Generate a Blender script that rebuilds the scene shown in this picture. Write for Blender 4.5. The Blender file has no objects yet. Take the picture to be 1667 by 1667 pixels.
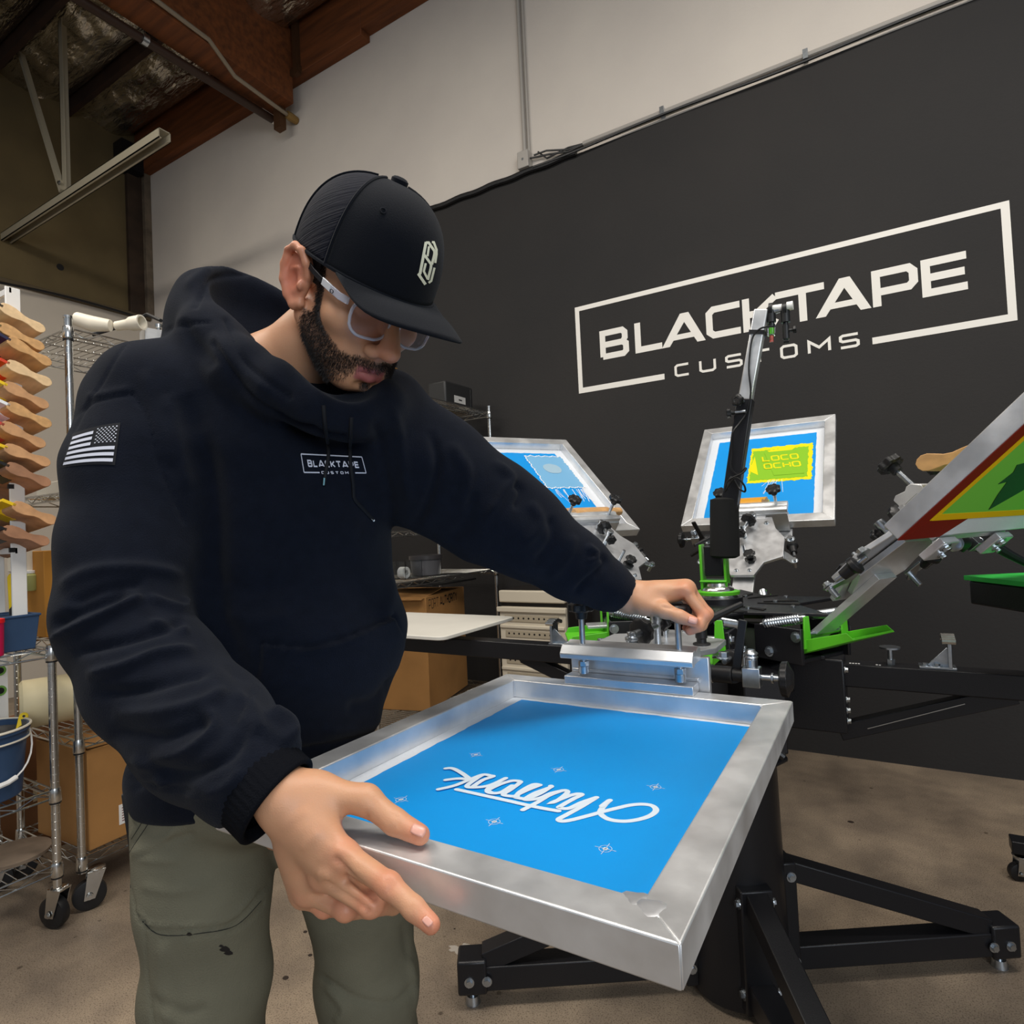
import bpy, math, random
import numpy as np
from mathutils import Vector, Matrix
from mathutils.bvhtree import BVHTree
PI = math.pi
random.seed(7)
SC = bpy.context.scene
COL = SC.collection

# ---------------------------------------------------------------- camera
EYE = Vector((0, 0, 1.22)); FPX = 998.5
_y, _p, _r = (math.radians(a) for a in (30.9024, 1.609, -2.6512))
CF = Vector((-math.sin(_y)*math.cos(_p), math.cos(_y)*math.cos(_p), math.sin(_p)))
_R = Vector((math.cos(_y), math.sin(_y), 0)); _U = _R.cross(CF)
CR = _R*math.cos(_r)+_U*math.sin(_r); CU = -_R*math.sin(_r)+_U*math.cos(_r)
cd = bpy.data.cameras.new('camera'); cam = bpy.data.objects.new('camera', cd); COL.objects.link(cam)
cd.sensor_width = 36; cd.lens = 36*FPX/1667; cd.clip_start = 0.02; cd.clip_end = 100
m = Matrix((CR, CU, -CF)).transposed().to_4x4(); m.translation = EYE
cam.matrix_world = m
SC.camera = cam
SC.view_settings.view_transform = 'Standard'; SC.view_settings.look = 'None'
SC.view_settings.gamma = 1; SC.view_settings.use_curve_mapping = False
SC.view_settings.exposure = 0.0

# ---------------------------------------------------------------- light
w = bpy.data.worlds.new('world'); SC.world = w; w.use_nodes = True
w.node_tree.nodes['Background'].inputs[0].default_value = (0.80, 0.88, 1.0, 1)
w.node_tree.nodes['Background'].inputs[1].default_value = 0.30

def area(name, loc, target, sx, sy, power, col):
    l = bpy.data.lights.new(name, 'AREA'); l.shape = 'RECTANGLE'; l.size = sx; l.size_y = sy
    l.energy = power; l.color = col
    o = bpy.data.objects.new(name, l); COL.objects.link(o); o.location = loc
    o.rotation_euler = (Vector(target)-Vector(loc)).to_track_quat('-Z', 'Y').to_euler()
    return o
area('shop_light', (0.5, 1.1, 4.3), (0.1, 1.7, 0), 2.4, 0.5, 88, (1.0, 0.94, 0.86))
area('shop_light', (-1.6, -0.5, 4.3), (-1.2, 0.6, 0), 2.4, 0.5, 66, (1.0, 0.95, 0.88))
area('shop_light', (-3.6, 0.4, 4.2), (-3.6, 1.6, 1.0), 2.4, 0.5, 48, (1.0, 0.93, 0.82))
area('cool_side_light', (2.6, -1.8, 2.3), (-0.6, 1.4, 1.0), 2.2, 1.8, 75, (0.86, 0.93, 1.0))  # cool area light from the right, behind the camera

# ---------------------------------------------------------------- helpers
def at(px, py, ax, v):
    """point of the line of sight through a pixel of the photo that lies on plane x/y/z = v"""
    d = CF + CR*((px-833.5)/FPX) - CU*((py-833.5)/FPX)
    return EYE + d*((v-EYE[ax])/d[ax])
def atd(px, py, d):
    return EYE + (CF + CR*((px-833.5)/FPX) - CU*((py-833.5)/FPX))*d

def srgb(r, g, b):
    f = lambda c: (c/255/12.92 if c/255 <= .04045 else ((c/255+.055)/1.055)**2.4)
    return (f(r), f(g), f(b), 1)

def mat(name, col, rough=.5, metal=0., noise=0., nscale=20., bump=0., bscale=60., col2=None, rvar=0., stretch=None, coat=0, trans=0, ior=1.45, spec=None, sheen=0):
    M = bpy.data.materials.new(name); M.use_nodes = True; T = M.node_tree; B = T.nodes['Principled BSDF']
    B.inputs['Base Color'].default_value = col; B.inputs['Roughness'].default_value = rough
    B.inputs['Metallic'].default_value = metal; B.inputs['IOR'].default_value = ior
    if coat: B.inputs['Coat Weight'].default_value = coat
    if trans: B.inputs['Transmission Weight'].default_value = trans
    if spec is not None: B.inputs['Specular IOR Level'].default_value = spec
    if sheen: B.inputs['Sheen Weight'].default_value = sheen; B.inputs['Sheen Roughness'].default_value = .6
    tc = T.nodes.new('ShaderNodeTexCoord'); src = tc.outputs['Object']
    if stretch:
        mp = T.nodes.new('ShaderNodeMapping'); mp.inputs['Scale'].default_value = stretch
        T.links.new(src, mp.inputs[0]); src = mp.outputs[0]
    if noise or col2 or rvar:
        n = T.nodes.new('ShaderNodeTexNoise'); n.inputs['Scale'].default_value = nscale; n.inputs['Detail'].default_value = 6
        T.links.new(src, n.inputs['Vector'])
        cr = T.nodes.new('ShaderNodeValToRGB'); T.links.new(n.outputs[0], cr.inputs[0])
        c2 = col2 or tuple(min(1, c*(1+noise)) for c in col[:3])+(1,)
        c1 = col if col2 else tuple(c*(1-noise) for c in col[:3])+(1,)
        cr.color_ramp.elements[0].position = .32; cr.color_ramp.elements[1].position = .68
        cr.color_ramp.elements[0].color = c1; cr.color_ramp.elements[1].color = c2
        T.links.new(cr.outputs[0], B.inputs['Base Color'])
        if rvar:
            mr = T.nodes.new('ShaderNodeMapRange'); mr.inputs[1].default_value = .3; mr.inputs[2].default_value = .7
            mr.inputs[3].default_value = rough-rvar; mr.inputs[4].default_value = rough+rvar
            T.links.new(n.outputs[0], mr.inputs[0]); T.links.new(mr.outputs[0], B.inputs['Roughness'])
    if bump:
        n2 = T.nodes.new('ShaderNodeTexNoise'); n2.inputs['Scale'].default_value = bscale; n2.inputs['Detail'].default_value = 4
        T.links.new(src, n2.inputs['Vector'])
        bp = T.nodes.new('ShaderNodeBump'); bp.inputs['Strength'].default_value = bump; bp.inputs['Distance'].default_value = .002
        T.links.new(n2.outputs[0], bp.inputs['Height']); T.links.new(bp.outputs[0], B.inputs['Normal'])
    return M

ALU = mat('aluminium', (.74, .745, .75, 1), .40, .70, noise=.13, nscale=14, rvar=.1, bump=.08, bscale=150)
ALU2 = mat('machined_aluminium', (.70, .71, .73, 1), .34, .75, noise=.07, nscale=30, rvar=.06)
CHROME = mat('chrome', (.62, .62, .60, 1), .22, 1., rvar=.06, nscale=30)
ZINC = mat('zinc_plate', (.50, .54, .58, 1), .28, 1., noise=.1, nscale=80)
BLKM = mat('black_powder_coat', (.008, .008, .010, 1), .38, 0, bump=.15, bscale=500)
BLKP = mat('black_plastic', (.010, .010, .011, 1), .42, 0, bump=.1, bscale=400)
BLKF = mat('black_foam', (.006, .006, .006, 1), .9)
GRN = mat('green_powder_coat', srgb(92, 190, 40), .4, 0, noise=.06, nscale=20)
GRN2 = mat('green_vinyl', srgb(50, 190, 75), .45)
WHT = mat('white_paint', srgb(232, 230, 226), .55)
MESHW = mat('white_mesh', srgb(222, 226, 232), .55, noise=.03, nscale=300)
CARD = mat('cardboard', srgb(164, 118, 66), .85, noise=.10, nscale=6, bump=.15, bscale=90)
TAPE = mat('packing_tape', srgb(150, 104, 56), .3)
INK = mat('print_ink_black', srgb(34, 24, 18), .8)
WOOD = mat('squeegee_wood', srgb(205, 158, 104), .55, noise=.16, nscale=9, stretch=(1, 6, 6))
BEAMW = mat('stained_timber', srgb(104, 56, 22), .75, noise=.35, nscale=5, stretch=(.4, 4, 4), bump=.4, bscale=30)
PLW = mat('white_plastic', srgb(226, 218, 200), .5, noise=.03)
CLEAR = mat('clear_plastic', (.92, .95, .97, 1), .05, 0, trans=1.0, ior=1.3)

class MB:
    def __init__(s, M=None):
        s.v = []; s.f = []; s.fm = []; s.M = M or Matrix.Identity(4); s.mi = 0
    def add(s, vs, fs):
        o = len(s.v); s.v += [s.M @ Vector(p) for p in vs]
        s.f += [tuple(i+o for i in f) for f in fs]; s.fm += [s.mi]*len(fs); return s
    def box(s, c, d, R=None):
        x, y, z = (k/2 for k in d); R = R or Matrix.Identity(3); c = Vector(c)
        vs = [c + R @ Vector(p) for p in ((-x,-y,-z),(x,-y,-z),(x,y,-z),(-x,y,-z),(-x,-y,z),(x,-y,z),(x,y,z),(-x,y,z))]
        return s.add(vs, [(3,2,1,0),(4,5,6,7),(0,1,5,4),(1,2,6,5),(2,3,7,6),(3,0,4,7)])
    def bb(s, x0, x1, y0, y1, z0, z1):
        return s.box(((x0+x1)/2, (y0+y1)/2, (z0+z1)/2), (x1-x0, y1-y0, z1-z0))
    def cyl(s, a, b, r, r2=None, n=16, caps=True):
        a = Vector(a); b = Vector(b); r2 = r if r2 is None else r2
        d = (b-a).normalized(); u = d.orthogonal().normalized(); v = d.cross(u)
        vs = []
        for p, q in ((a, r), (b, r2)):
            for i in range(n):
                t = 2*PI*i/n; vs.append(p + (u*math.cos(t)+v*math.sin(t))*q)
        fs = [(i, (i+1) % n, n+(i+1) % n, n+i) for i in range(n)]
        if caps: fs += [tuple(reversed(range(n))), tuple(range(n, 2*n))]
        return s.add(vs, fs)
    def lathe(s, o, ax, prof, n=20, lob=0, lobd=0):
        """prof: (distance along axis, radius)"""
        o = Vector(o); d = Vector(ax).normalized(); u = d.orthogonal().normalized(); v = d.cross(u)
        vs = []
        for h, r in prof:
            for i in range(n):
                t = 2*PI*i/n; rr = r*(1+lobd*math.cos(lob*t)) if lob else r
                vs.append(o + d*h + (u*math.cos(t)+v*math.sin(t))*rr)
        fs = []
        for k in range(len(prof)-1):
            fs += [(k*n+i, k*n+(i+1) % n, (k+1)*n+(i+1) % n, (k+1)*n+i) for i in range(n)]
        fs += [tuple(reversed(range(n))), tuple(range((len(prof)-1)*n, len(prof)*n))]
        return s.add(vs, fs)
    def tube(s, pts, r, n=6, closed=False, rs=None):
        P = [Vector(p) for p in pts]; vs = []; L = len(P); up = None
        for i, p in enumerate(P):
            a = P[i-1] if (i or closed) else P[i]; b = P[(i+1) % L] if (i < L-1 or closed) else P[i]
            d = (b-a)
            d = d.normalized() if d.length > 1e-9 else Vector((0, 0, 1))
            if up is None: up = d.orthogonal().normalized()
            u = (up-d*up.dot(d)); u = u.normalized() if u.length > 1e-6 else d.orthogonal().normalized()
            up = u; v = d.cross(u); rr = rs[i] if rs else r
            vs += [p + (u*math.cos(2*PI*k/n)+v*math.sin(2*PI*k/n))*rr for k in range(n)]
        fs = []
        for i in range(L if closed else L-1):
            j = (i+1) % L
            fs += [(i*n+k, i*n+(k+1) % n, j*n+(k+1) % n, j*n+k) for k in range(n)]
        if not closed: fs += [tuple(reversed(range(n))), tuple(range((L-1)*n, L*n))]
        return s.add(vs, fs)
    def prism(s, poly, z0, z1, ax=2):
        """polygon (2D list) extruded along axis ax"""
        def mk(p, z):
            return {2: (p[0], p[1], z), 1: (p[0], z, p[1]), 0: (z, p[0], p[1])}[ax]
        n = len(poly); vs = [mk(p, z0) for p in poly]+[mk(p, z1) for p in poly]
        fs = [tuple(reversed(range(n))), tuple(range(n, 2*n))]+[(i, (i+1) % n, n+(i+1) % n, n+i) for i in range(n)]
        return s.add(vs, fs)
    def bolt(s, c, ax, r, h):
        c = Vector(c); ax = Vector(ax).normalized()
        s.cyl(c, c+ax*h*.25, r*1.5, n=14); s.cyl(c, c+ax*h, r, n=6); return s
    def build(s, name, material, parent=None, bevel=0, smooth=True, angle=35, seg=2, loc=None, subsurf=0):
        me = bpy.data.meshes.new(name)
        base = Vector(parent['_wl']) if parent is not None and '_wl' in parent else Vector((0, 0, 0))
        own = Vector(loc) if loc is not None else base
        me.from_pydata([tuple(p-own) for p in s.v], [], s.f)
        mats = material if isinstance(material, (list, tuple)) else [material]
        for k in mats: me.materials.append(k)
        if len(mats) > 1: me.polygons.foreach_set('material_index', s.fm)
        import bmesh
        bm = bmesh.new(); bm.from_mesh(me); bmesh.ops.recalc_face_normals(bm, faces=bm.faces); bm.to_mesh(me); bm.free()
        if smooth:
            me.shade_smooth()
            me.set_sharp_from_angle(angle=math.radians(angle))
        o = bpy.data.objects.new(name, me); COL.objects.link(o); o['_wl'] = tuple(own)
        if parent is not None: o.parent = parent
        o.location = own-base
        if bevel:
            b = o.modifiers.new('bevel', 'BEVEL'); b.width = bevel; b.segments = seg; b.limit_method = 'ANGLE'
            b.angle_limit = math.radians(40); b.harden_normals = False
        if subsurf:
            q = o.modifiers.new('sub', 'SUBSURF'); q.levels = q.render_levels = subsurf
        return o

def tag(o, label=None, cat=None, group=None, kind=None):
    if label: o['label'] = label
    if cat: o['category'] = cat
    if group: o['group'] = group
    if kind: o['kind'] = kind
    return o
def thing(name, loc, label, cat, group=None):
    o = bpy.data.objects.new(name, None); COL.objects.link(o); o.empty_display_size = .05
    o.location = loc; o['_wl'] = tuple(loc); return tag(o, label, cat, group)

# stroke lettering: polylines in a box of width w and height 1
LET = {
 'B': (.95, [[(0,0),(0,1),(.72,1),(.88,.9),(.88,.62),(.72,.52),(0,.52)],[(.72,.52),(.92,.42),(.92,.1),(.78,0),(0,0)]]),
 'L': (.86, [[(0,1),(0,0),(.86,0)]]),
 'A': (1.25, [[(0,0),(.56,1),(.70,1),(1.25,0)],[(.36,.0),(.36,.0)]]),
 'C': (.9, [[(.9,1),(.14,1),(0,.86),(0,.14),(.14,0),(.9,0)]]),
 'K': (.95, [[(0,0),(0,1)],[(.0,.5),(.3,.5),(.92,1)],[(.3,.5),(.95,0)]]),
 'T': (1.1, [[(0,1),(1.1,1)],[(.55,1),(.55,0)]]),
 'P': (.98, [[(0,0),(0,1),(.82,1),(.98,.88),(.98,.5),(.82,.38),(0,.38)]]),
 'E': (.88, [[(.88,1),(0,1),(0,0),(.88,0)],[(0,.5),(.84,.5)]]),
 'U': (.9, [[(0,1),(0,.14),(.14,0),(.76,0),(.9,.14),(.9,1)]]),
 'S': (.9, [[(.9,1),(.12,1),(0,.9),(0,.6),(.12,.5),(.78,.5),(.9,.4),(.9,.1),(.78,0),(0,0)]]),
 'O': (.92, [[(.14,0),(0,.14),(0,.86),(.14,1),(.78,1),(.92,.86),(.92,.14),(.78,0),(.14,0)]]),
 'M': (1.1, [[(0,0),(0,1),(.55,.4),(1.1,1),(1.1,0)]]),
 'R': (.9, [[(0,0),(0,1),(.75,1),(.9,.88),(.9,.55),(.75,.45),(0,.45)],[(.5,.45),(.9,0)]]),
 'H': (.85, [[(0,0),(0,1)],[(.85,0),(.85,1)],[(0,.5),(.85,.5)]]),
 'I': (.0, [[(0,0),(0,1)]]),
 'Y': (.9, [[(0,1),(.45,.5),(.9,1)],[(.45,.5),(.45,0)]]),
 'D': (.9, [[(0,0),(0,1),(.7,1),(.9,.8),(.9,.2),(.7,0),(0,0)]]),
 'F': (.8, [[(0,0),(0,1),(.8,1)],[(0,.5),(.7,.5)]]),
 'N': (.9, [[(0,0),(0,1),(.9,0),(.9,1)]]),
}
def ribbon(pts, w, cap=True):
    """flat ribbon of width w along a 2D polyline -> list of quads (each 4 2D points)"""
    P = [Vector(p) for p in pts]
    P = [p for i, p in enumerate(P) if i == 0 or (p-P[i-1]).length > 1e-7]
    if len(P) < 2: return []
    closed = (P[0]-P[-1]).length < 1e-6 and len(P) > 3
    L = len(P); off = []
    for i in range(L):
        if closed:
            a = P[i-1] if i else P[-2]; b = P[i+1] if i < L-1 else P[1]
        else:
            a = P[i-1] if i else None; b = P[i+1] if i < L-1 else None
        d1 = (P[i]-a).normalized() if a is not None else None; d2 = (b-P[i]).normalized() if b is not None else None
        if d1 is None: d1 = d2
        if d2 is None: d2 = d1
        n1 = Vector((-d1.y, d1.x)); n2 = Vector((-d2.y, d2.x)); n = n1+n2
        n = n.normalized() if n.length > 1e-3 else n1
        k = 1/max(.45, n.dot(n1)); off.append(n*(w/2*k))
    if cap and not closed:
        P[0] = P[0]-(P[1]-P[0]).normalized()*w*.02; P[-1] = P[-1]+(P[-1]-P[-2]).normalized()*w*.02
    return [(P[i]-off[i], P[i+1]-off[i+1], P[i+1]+off[i+1], P[i]+off[i]) for i in range(L-1)]
def stroke_text(txt, h, sw, gap, xs=1.0, space=.6):
    """returns list of (letter, quads) with baseline y=0, heights up to h (outer)"""
    x = sw/2; out = []
    for ch in txt:
        if ch == ' ': x += space*h; continue
        wd, st = LET[ch]; q = []
        for s in st:
            q += ribbon([(x+p[0]*h*xs, sw/2+p[1]*(h-sw)) for p in s], sw)
        if ch == 'A': q += ribbon([(x+.27*h*xs, sw/2+.22*(h-sw)), (x+.98*h*xs, sw/2+.22*(h-sw))], sw*.8)
        out.append((ch, q)); x += wd*h*xs+gap+sw
    return out, x-gap-sw/2
def quads_to(mb, quads, f, th=0):
    for q in quads:
        a = [Vector(f(p.x, p.y, 0)) for p in q]
        if th:
            b = [Vector(f(p.x, p.y, th)) for p in q]
            mb.add(a+b, [(4,5,6,7),(0,1,5,4),(1,2,6,5),(2,3,7,6),(3,0,4,7)])
        else: mb.add(a, [(0,1,2,3)])
def subq(quads, n):
    out = []
    for a, b, c, d in quads:
        k = max(1, int(math.ceil((b-a).length/n)))
        for i in range(k):
            t, u = i/k, (i+1)/k
            out.append((a.lerp(b, t), a.lerp(b, u), d.lerp(c, u), d.lerp(c, t)))
    return out
# ================================================================ the room
WY = 3.506; XL = -6.35
def room_mats():
    # back wall: paint fields divided at fixed places of the wall
    M = bpy.data.materials.new('painted_back_wall'); M.use_nodes = True; T = M.node_tree; B = T.nodes['Principled BSDF']
    g = T.nodes.new('ShaderNodeNewGeometry'); sp = T.nodes.new('ShaderNodeSeparateXYZ'); T.links.new(g.outputs['Position'], sp.inputs[0])
    def cmp(sock, v, op='LESS_THAN'):
        n = T.nodes.new('ShaderNodeMath'); n.operation = op; n.inputs[1].default_value = v; T.links.new(sock, n.inputs[0]); return n.outputs[0]
    a = cmp(sp.outputs[2], 3.55); b = cmp(sp.outputs[0], -3.35, 'GREATER_THAN')
    mu = T.nodes.new('ShaderNodeMath'); mu.operation = 'MULTIPLY'; T.links.new(a, mu.inputs[0]); T.links.new(b, mu.inputs[1])
    n = T.nodes.new('ShaderNodeTexNoise'); n.inputs['Scale'].default_value = 1.2; n.inputs['Detail'].default_value = 5
    T.links.new(g.outputs['Position'], n.inputs['Vector'])
    def ramp(c1, c2):
        r = T.nodes.new('ShaderNodeValToRGB'); r.color_ramp.elements[0].position = .3; r.color_ramp.elements[1].position = .7
        r.color_ramp.elements[0].color = c1; r.color_ramp.elements[1].color = c2; T.links.new(n.outputs[0], r.inputs[0]); return r
    w_ = ramp(srgb(196, 188, 180), srgb(208, 200, 190)); k_ = ramp(srgb(44, 43, 43), srgb(50, 48, 47))
    mx = T.nodes.new('ShaderNodeMix'); mx.data_type = 'RGBA'; T.links.new(mu.outputs[0], mx.inputs['Factor'])
    T.links.new(w_.outputs[0], mx.inputs['A']); T.links.new(k_.outputs[0], mx.inputs['B']); T.links.new(mx.outputs['Result'], B.inputs['Base Color'])
    B.inputs['Roughness'].default_value = .8; B.inputs['Specular IOR Level'].default_value = .25
    n2 = T.nodes.new('ShaderNodeTexNoise'); n2.inputs['Scale'].default_value = 90; n2.inputs['Detail'].default_value = 6; T.links.new(g.outputs['Position'], n2.inputs['Vector'])
    bp = T.nodes.new('ShaderNodeBump'); bp.inputs['Strength'].default_value = .25; bp.inputs['Distance'].default_value = .004
    T.links.new(n2.outputs[0], bp.inputs['Height']); T.links.new(bp.outputs[0], B.inputs['Normal'])
    # floor
    F = bpy.data.materials.new('worn_concrete'); F.use_nodes = True; T = F.node_tree; B = T.nodes['Principled BSDF']
    tc = T.nodes.new('ShaderNodeTexCoord')
    def noise(s, d=6):
        n = T.nodes.new('ShaderNodeTexNoise'); n.inputs['Scale'].default_value = s; n.inputs['Detail'].default_value = d
        T.links.new(tc.outputs['Object'], n.inputs['Vector']); return n.outputs[0]
    def rmp(src, p0, c0, p1, c1):
        r = T.nodes.new('ShaderNodeValToRGB'); r.color_ramp.elements[0].position = p0; r.color_ramp.elements[1].position = p1
        r.color_ramp.elements[0].color = c0; r.color_ramp.elements[1].color = c1; T.links.new(src, r.inputs[0]); return r.outputs[0]
    big = rmp(noise(1.8), .35, srgb(128, 114, 98), .65, srgb(166, 148, 126))
    med = rmp(noise(7), .35, (.72, .72, .74, 1), .62, (1, 1, 1, 1))
    fine = rmp(noise(260, 3), .33, (.45, .42, .4, 1), .5, (1, 1, 1, 1))
    vo = T.nodes.new('ShaderNodeTexVoronoi'); vo.inputs['Scale'].default_value = 9; T.links.new(tc.outputs['Object'], vo.inputs['Vector'])
    spot = rmp(vo.outputs['Distance'], .05, (.3, .27, .25, 1), .075, (1, 1, 1, 1))
    cur = big
    for k in (med, fine, spot):
        mx = T.nodes.new('ShaderNodeMix'); mx.data_type = 'RGBA'; mx.blend_type = 'MULTIPLY'; mx.inputs['Factor'].default_value = 1 if k is not spot else .8
        T.links.new(cur, mx.inputs['A']); T.links.new(k, mx.inputs['B']); cur = mx.outputs['Result']
    T.links.new(cur, B.inputs['Base Color']); B.inputs['Roughness'].default_value = .5
    bp = T.nodes.new('ShaderNodeBump'); bp.inputs['Strength'].default_value = .3; bp.inputs['Distance'].default_value = .002
    T.links.new(noise(180), bp.inputs['Height']); T.links.new(bp.outputs[0], B.inputs['Normal'])
    return M, F
WALLM, FLOORM = room_mats()
CONC = mat('raw_concrete', srgb(96, 82, 54), .9, noise=.16, nscale=2.2, bump=.3, bscale=40)
BEIGE = mat('beige_wall_paint', srgb(196, 186, 172), .7, noise=.03, nscale=2, bump=.2, bscale=80)
FOIL = mat('foil_insulation', (.62, .57, .48, 1), .22, .95, noise=.25, nscale=3, rvar=.08, bump=1.0, bscale=9, stretch=(.35, 1.6, 1))
JOIST = mat('dark_joist', srgb(44, 26, 16), .8, noise=.3, nscale=6)
for n_ in FOIL.node_tree.nodes:
    if n_.type == 'BUMP': n_.inputs['Distance'].default_value = .05
def S(o): o['kind'] = 'structure'; return o

S(MB().bb(XL-.2, 4.5, -4, WY+.2, -.1, 0).build('floor', FLOORM, smooth=False))
S(MB().bb(XL-.2, 4.5, WY, WY+.2, 0, 5.7).build('wall_back', WALLM, smooth=False))
S(MB().bb(XL-.2, XL, -4, WY, 0, 5.7).build('wall_left', CONC, smooth=False))
S(MB().bb(XL, XL+.012, -4, WY, 0, 3.53).build('trim_1', BEIGE, smooth=False))

# ceiling: sagging foil blankets between joists
ceil = MB()
def foil_panel(x0, x1, y0, y1, z, nx=46, ny=22):
    vs = []
    for j in range(ny+1):
        for i in range(nx+1):
            u, v = i/nx, j/ny; x = x0+(x1-x0)*u; y = y0+(y1-y0)*v
            sag = .07*math.sin(PI*v)**.6
            wr = .012*math.sin(x*14+3*math.sin(y*5+x*2))+.010*math.sin(x*37+y*20+2*math.sin(x*9))*math.sin(PI*v)+.006*math.sin(x*71-y*33)
            vs.append((x, y, z-sag+wr*min(1, 4*v, 4*(1-v))))
    ceil.add(vs, [(j*(nx+1)+i, j*(nx+1)+i+1, (j+1)*(nx+1)+i+1, (j+1)*(nx+1)+i) for j in range(ny) for i in range(nx)])
ys = [3.40-.6*k for k in range(8)]
for k in range(7):
    foil_panel(XL, -4.2, ys[k+1]+.03, ys[k]-.03, 5.42); foil_panel(-3.95, .5, ys[k+1]+.03, ys[k]-.03, 5.42, nx=70)
co = ceil.build('ceiling', FOIL, angle=180); S(co)
S(MB().bb(XL-.2, 4.5, -4, WY+.2, 5.6, 5.7).build('ceiling', mat('roof_deck', srgb(70, 48, 30), .8), smooth=False))
for k in range(1, 8):
    MB().bb(XL, -4.2, ys[k]-.022, ys[k]+.022, 5.30, 5.58).build('joist', JOIST, co, smooth=False)
    if k < 4: MB().bb(-3.95, .5, ys[k]-.022, ys[k]+.022, 5.30, 5.58).build('joist', BEAMW, co, smooth=False)
MB().bb(-4.2, -3.95, -1, WY-.1, 4.8, 5.6).build('roof_beam', BEAMW, co, bevel=.006)
led = MB(); led.bb(XL, -3.18, WY-.1, WY, 5.03, 5.6); led.bb(-3.18, 1.0, WY-.1, WY, 5.08, 5.6)
led.build('ledger_board', BEAMW, co, bevel=.005)
st = MB(); st.bb(-4.13, -4.05, WY-.16, WY-.1, 4.62, 4.82); st.bb(-3.9, -3.85, WY-.14, WY-.1, 5.0, 5.55); st.bb(-4.0, -3.84, WY-.13, WY-.1, 5.02, 5.07)
st.build('beam_hanger', mat('rusty_steel', srgb(90, 62, 40), .6, .6), co)
# corner board
S(MB().bb(XL, XL+.05, 3.30, WY, 3.56, 5.3).build('trim_2', mat('dark_stained_board', srgb(52, 38, 26), .8, noise=.3, nscale=8, bump=.4, bscale=30), bevel=.004))
S(MB().bb(XL, XL+.10, 3.44, WY, 3.56, 5.05).build('trim_3', mat('weathered_board', srgb(96, 84, 70), .85, noise=.3, nscale=10), bevel=.004))
p = MB(); p.bb(XL, XL+.16, 3.2, WY-.1, 4.98, 5.25)
p.build('beam_pocket', BLKM, co)
hc_ = at(98, 435, 0, XL); MB().cyl((XL, hc_.y, hc_.z), (XL+.004, hc_.y, hc_.z), .03, n=14).build('anchor_hole', BLKP, bpy.data.objects['wall_left'])
# ledge along the left wall
S(MB().bb(XL, XL+.05, -4, 3.5, 3.53, 3.57).build('trim_4', mat('wall_ledge', srgb(84, 72, 52), .8), bevel=.004))
pp = thing('wall_cable', (XL+.07, 0, 3.5), 'dark sagging cable running along the concrete wall ledge', 'cable')
c_ = MB(); c_.tube([(XL+.09, y, 3.50+.02*math.sin(y*3)-.03*math.sin(y*1.3)) for y in np.linspace(-1, 3.4, 40)], .012)
c_.build('cable', BLKP, pp)

# sprinkler pipe and electrical conduit along the beam
t = thing('sprinkler_pipe', (-4.19, 3.2, 4.75), 'dark sprinkler pipe hanging under the foil ceiling with a white capped end', 'pipe')
MB().cyl((-4.32, -1, 4.75), (-4.19, 3.38, 4.75), .032).build('pipe', mat('pipe_brown', srgb(52, 34, 24), .5), t)
MB().cyl((-4.19, 3.38, 4.75), (-4.189, 3.41, 4.75), .03).build('end_cap', WHT, t)
for y in (1.2, 2.35):
    cp = MB(); cp.cyl((-4.25+.03*y/2, y, 4.75), (-4.25+.03*y/2, y, 5.35), .006); cp.lathe((-4.25+.03*y/2, y-.02, 4.75), (0, 1, 0), [(0, .04), (.04, .04)], n=14)
    cp.build('pipe_clamp', ZINC, t)
t = thing('ceiling_conduit', (-3.93, 3.4, 4.8), 'grey electrical conduit following the lower edge of the timber beam', 'pipe')
MB().tube([(-3.92, -1, 4.83), (-3.92, 2.2, 4.83), (-3.93, 2.65, 4.82), (-4.0, 2.9, 4.74), (-4.03, 3.38, 4.74), (-4.03, 3.5, 4.74)], .016, n=8).build('conduit', mat('galvanised', srgb(150, 138, 120), .5, .5), t)
MB().lathe((-4.03, 3.4, 4.74), (0, 1, 0), [(0, .03), (.03, .035), (.1, .03)], n=10).build('coupling', mat('brass', srgb(150, 120, 70), .5, .6), t)

# hanging strut rail
t = thing('strut_rail', (-5.3, 2.3, 3.9), 'long pale metal channel hanging by two flat struts below the ceiling', 'rail')
GAL = mat('dull_steel', srgb(176, 168, 148), .5, .4)
ch = MB(); x0, x1 = -6.34, -3.92; zz = 3.90
ch.bb(x0, x1, 2.26, 2.34, zz+.06, zz+.066); ch.bb(x0, x1, 2.26, 2.266, zz, zz+.066); ch.bb(x0, x1, 2.334, 2.34, zz, zz+.066)
ch.bb(x0, x1, 2.26, 2.278, zz, zz+.006); ch.bb(x0, x1, 2.322, 2.34, zz, zz+.006)
ch.build('channel', GAL, t)
h1 = MB(); h1.bb(-5.33, -5.27, 2.30, 2.306, 3.95, 5.45); h1.bb(-5.33, -5.324, 2.30, 2.36, 3.95, 5.45); h1.build('hanger', GAL, t)
h2 = MB(); h2.tube([(-5.3, 2.29, 4.0), (-5.98, 2.29, 5.45)], .026, n=4); h2.build('hanger', GAL, t)
MB().bolt((-5.3, 2.27, 4.06), (0, -1, 0), .012, .012).build('bolt', ZINC, t)

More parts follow.
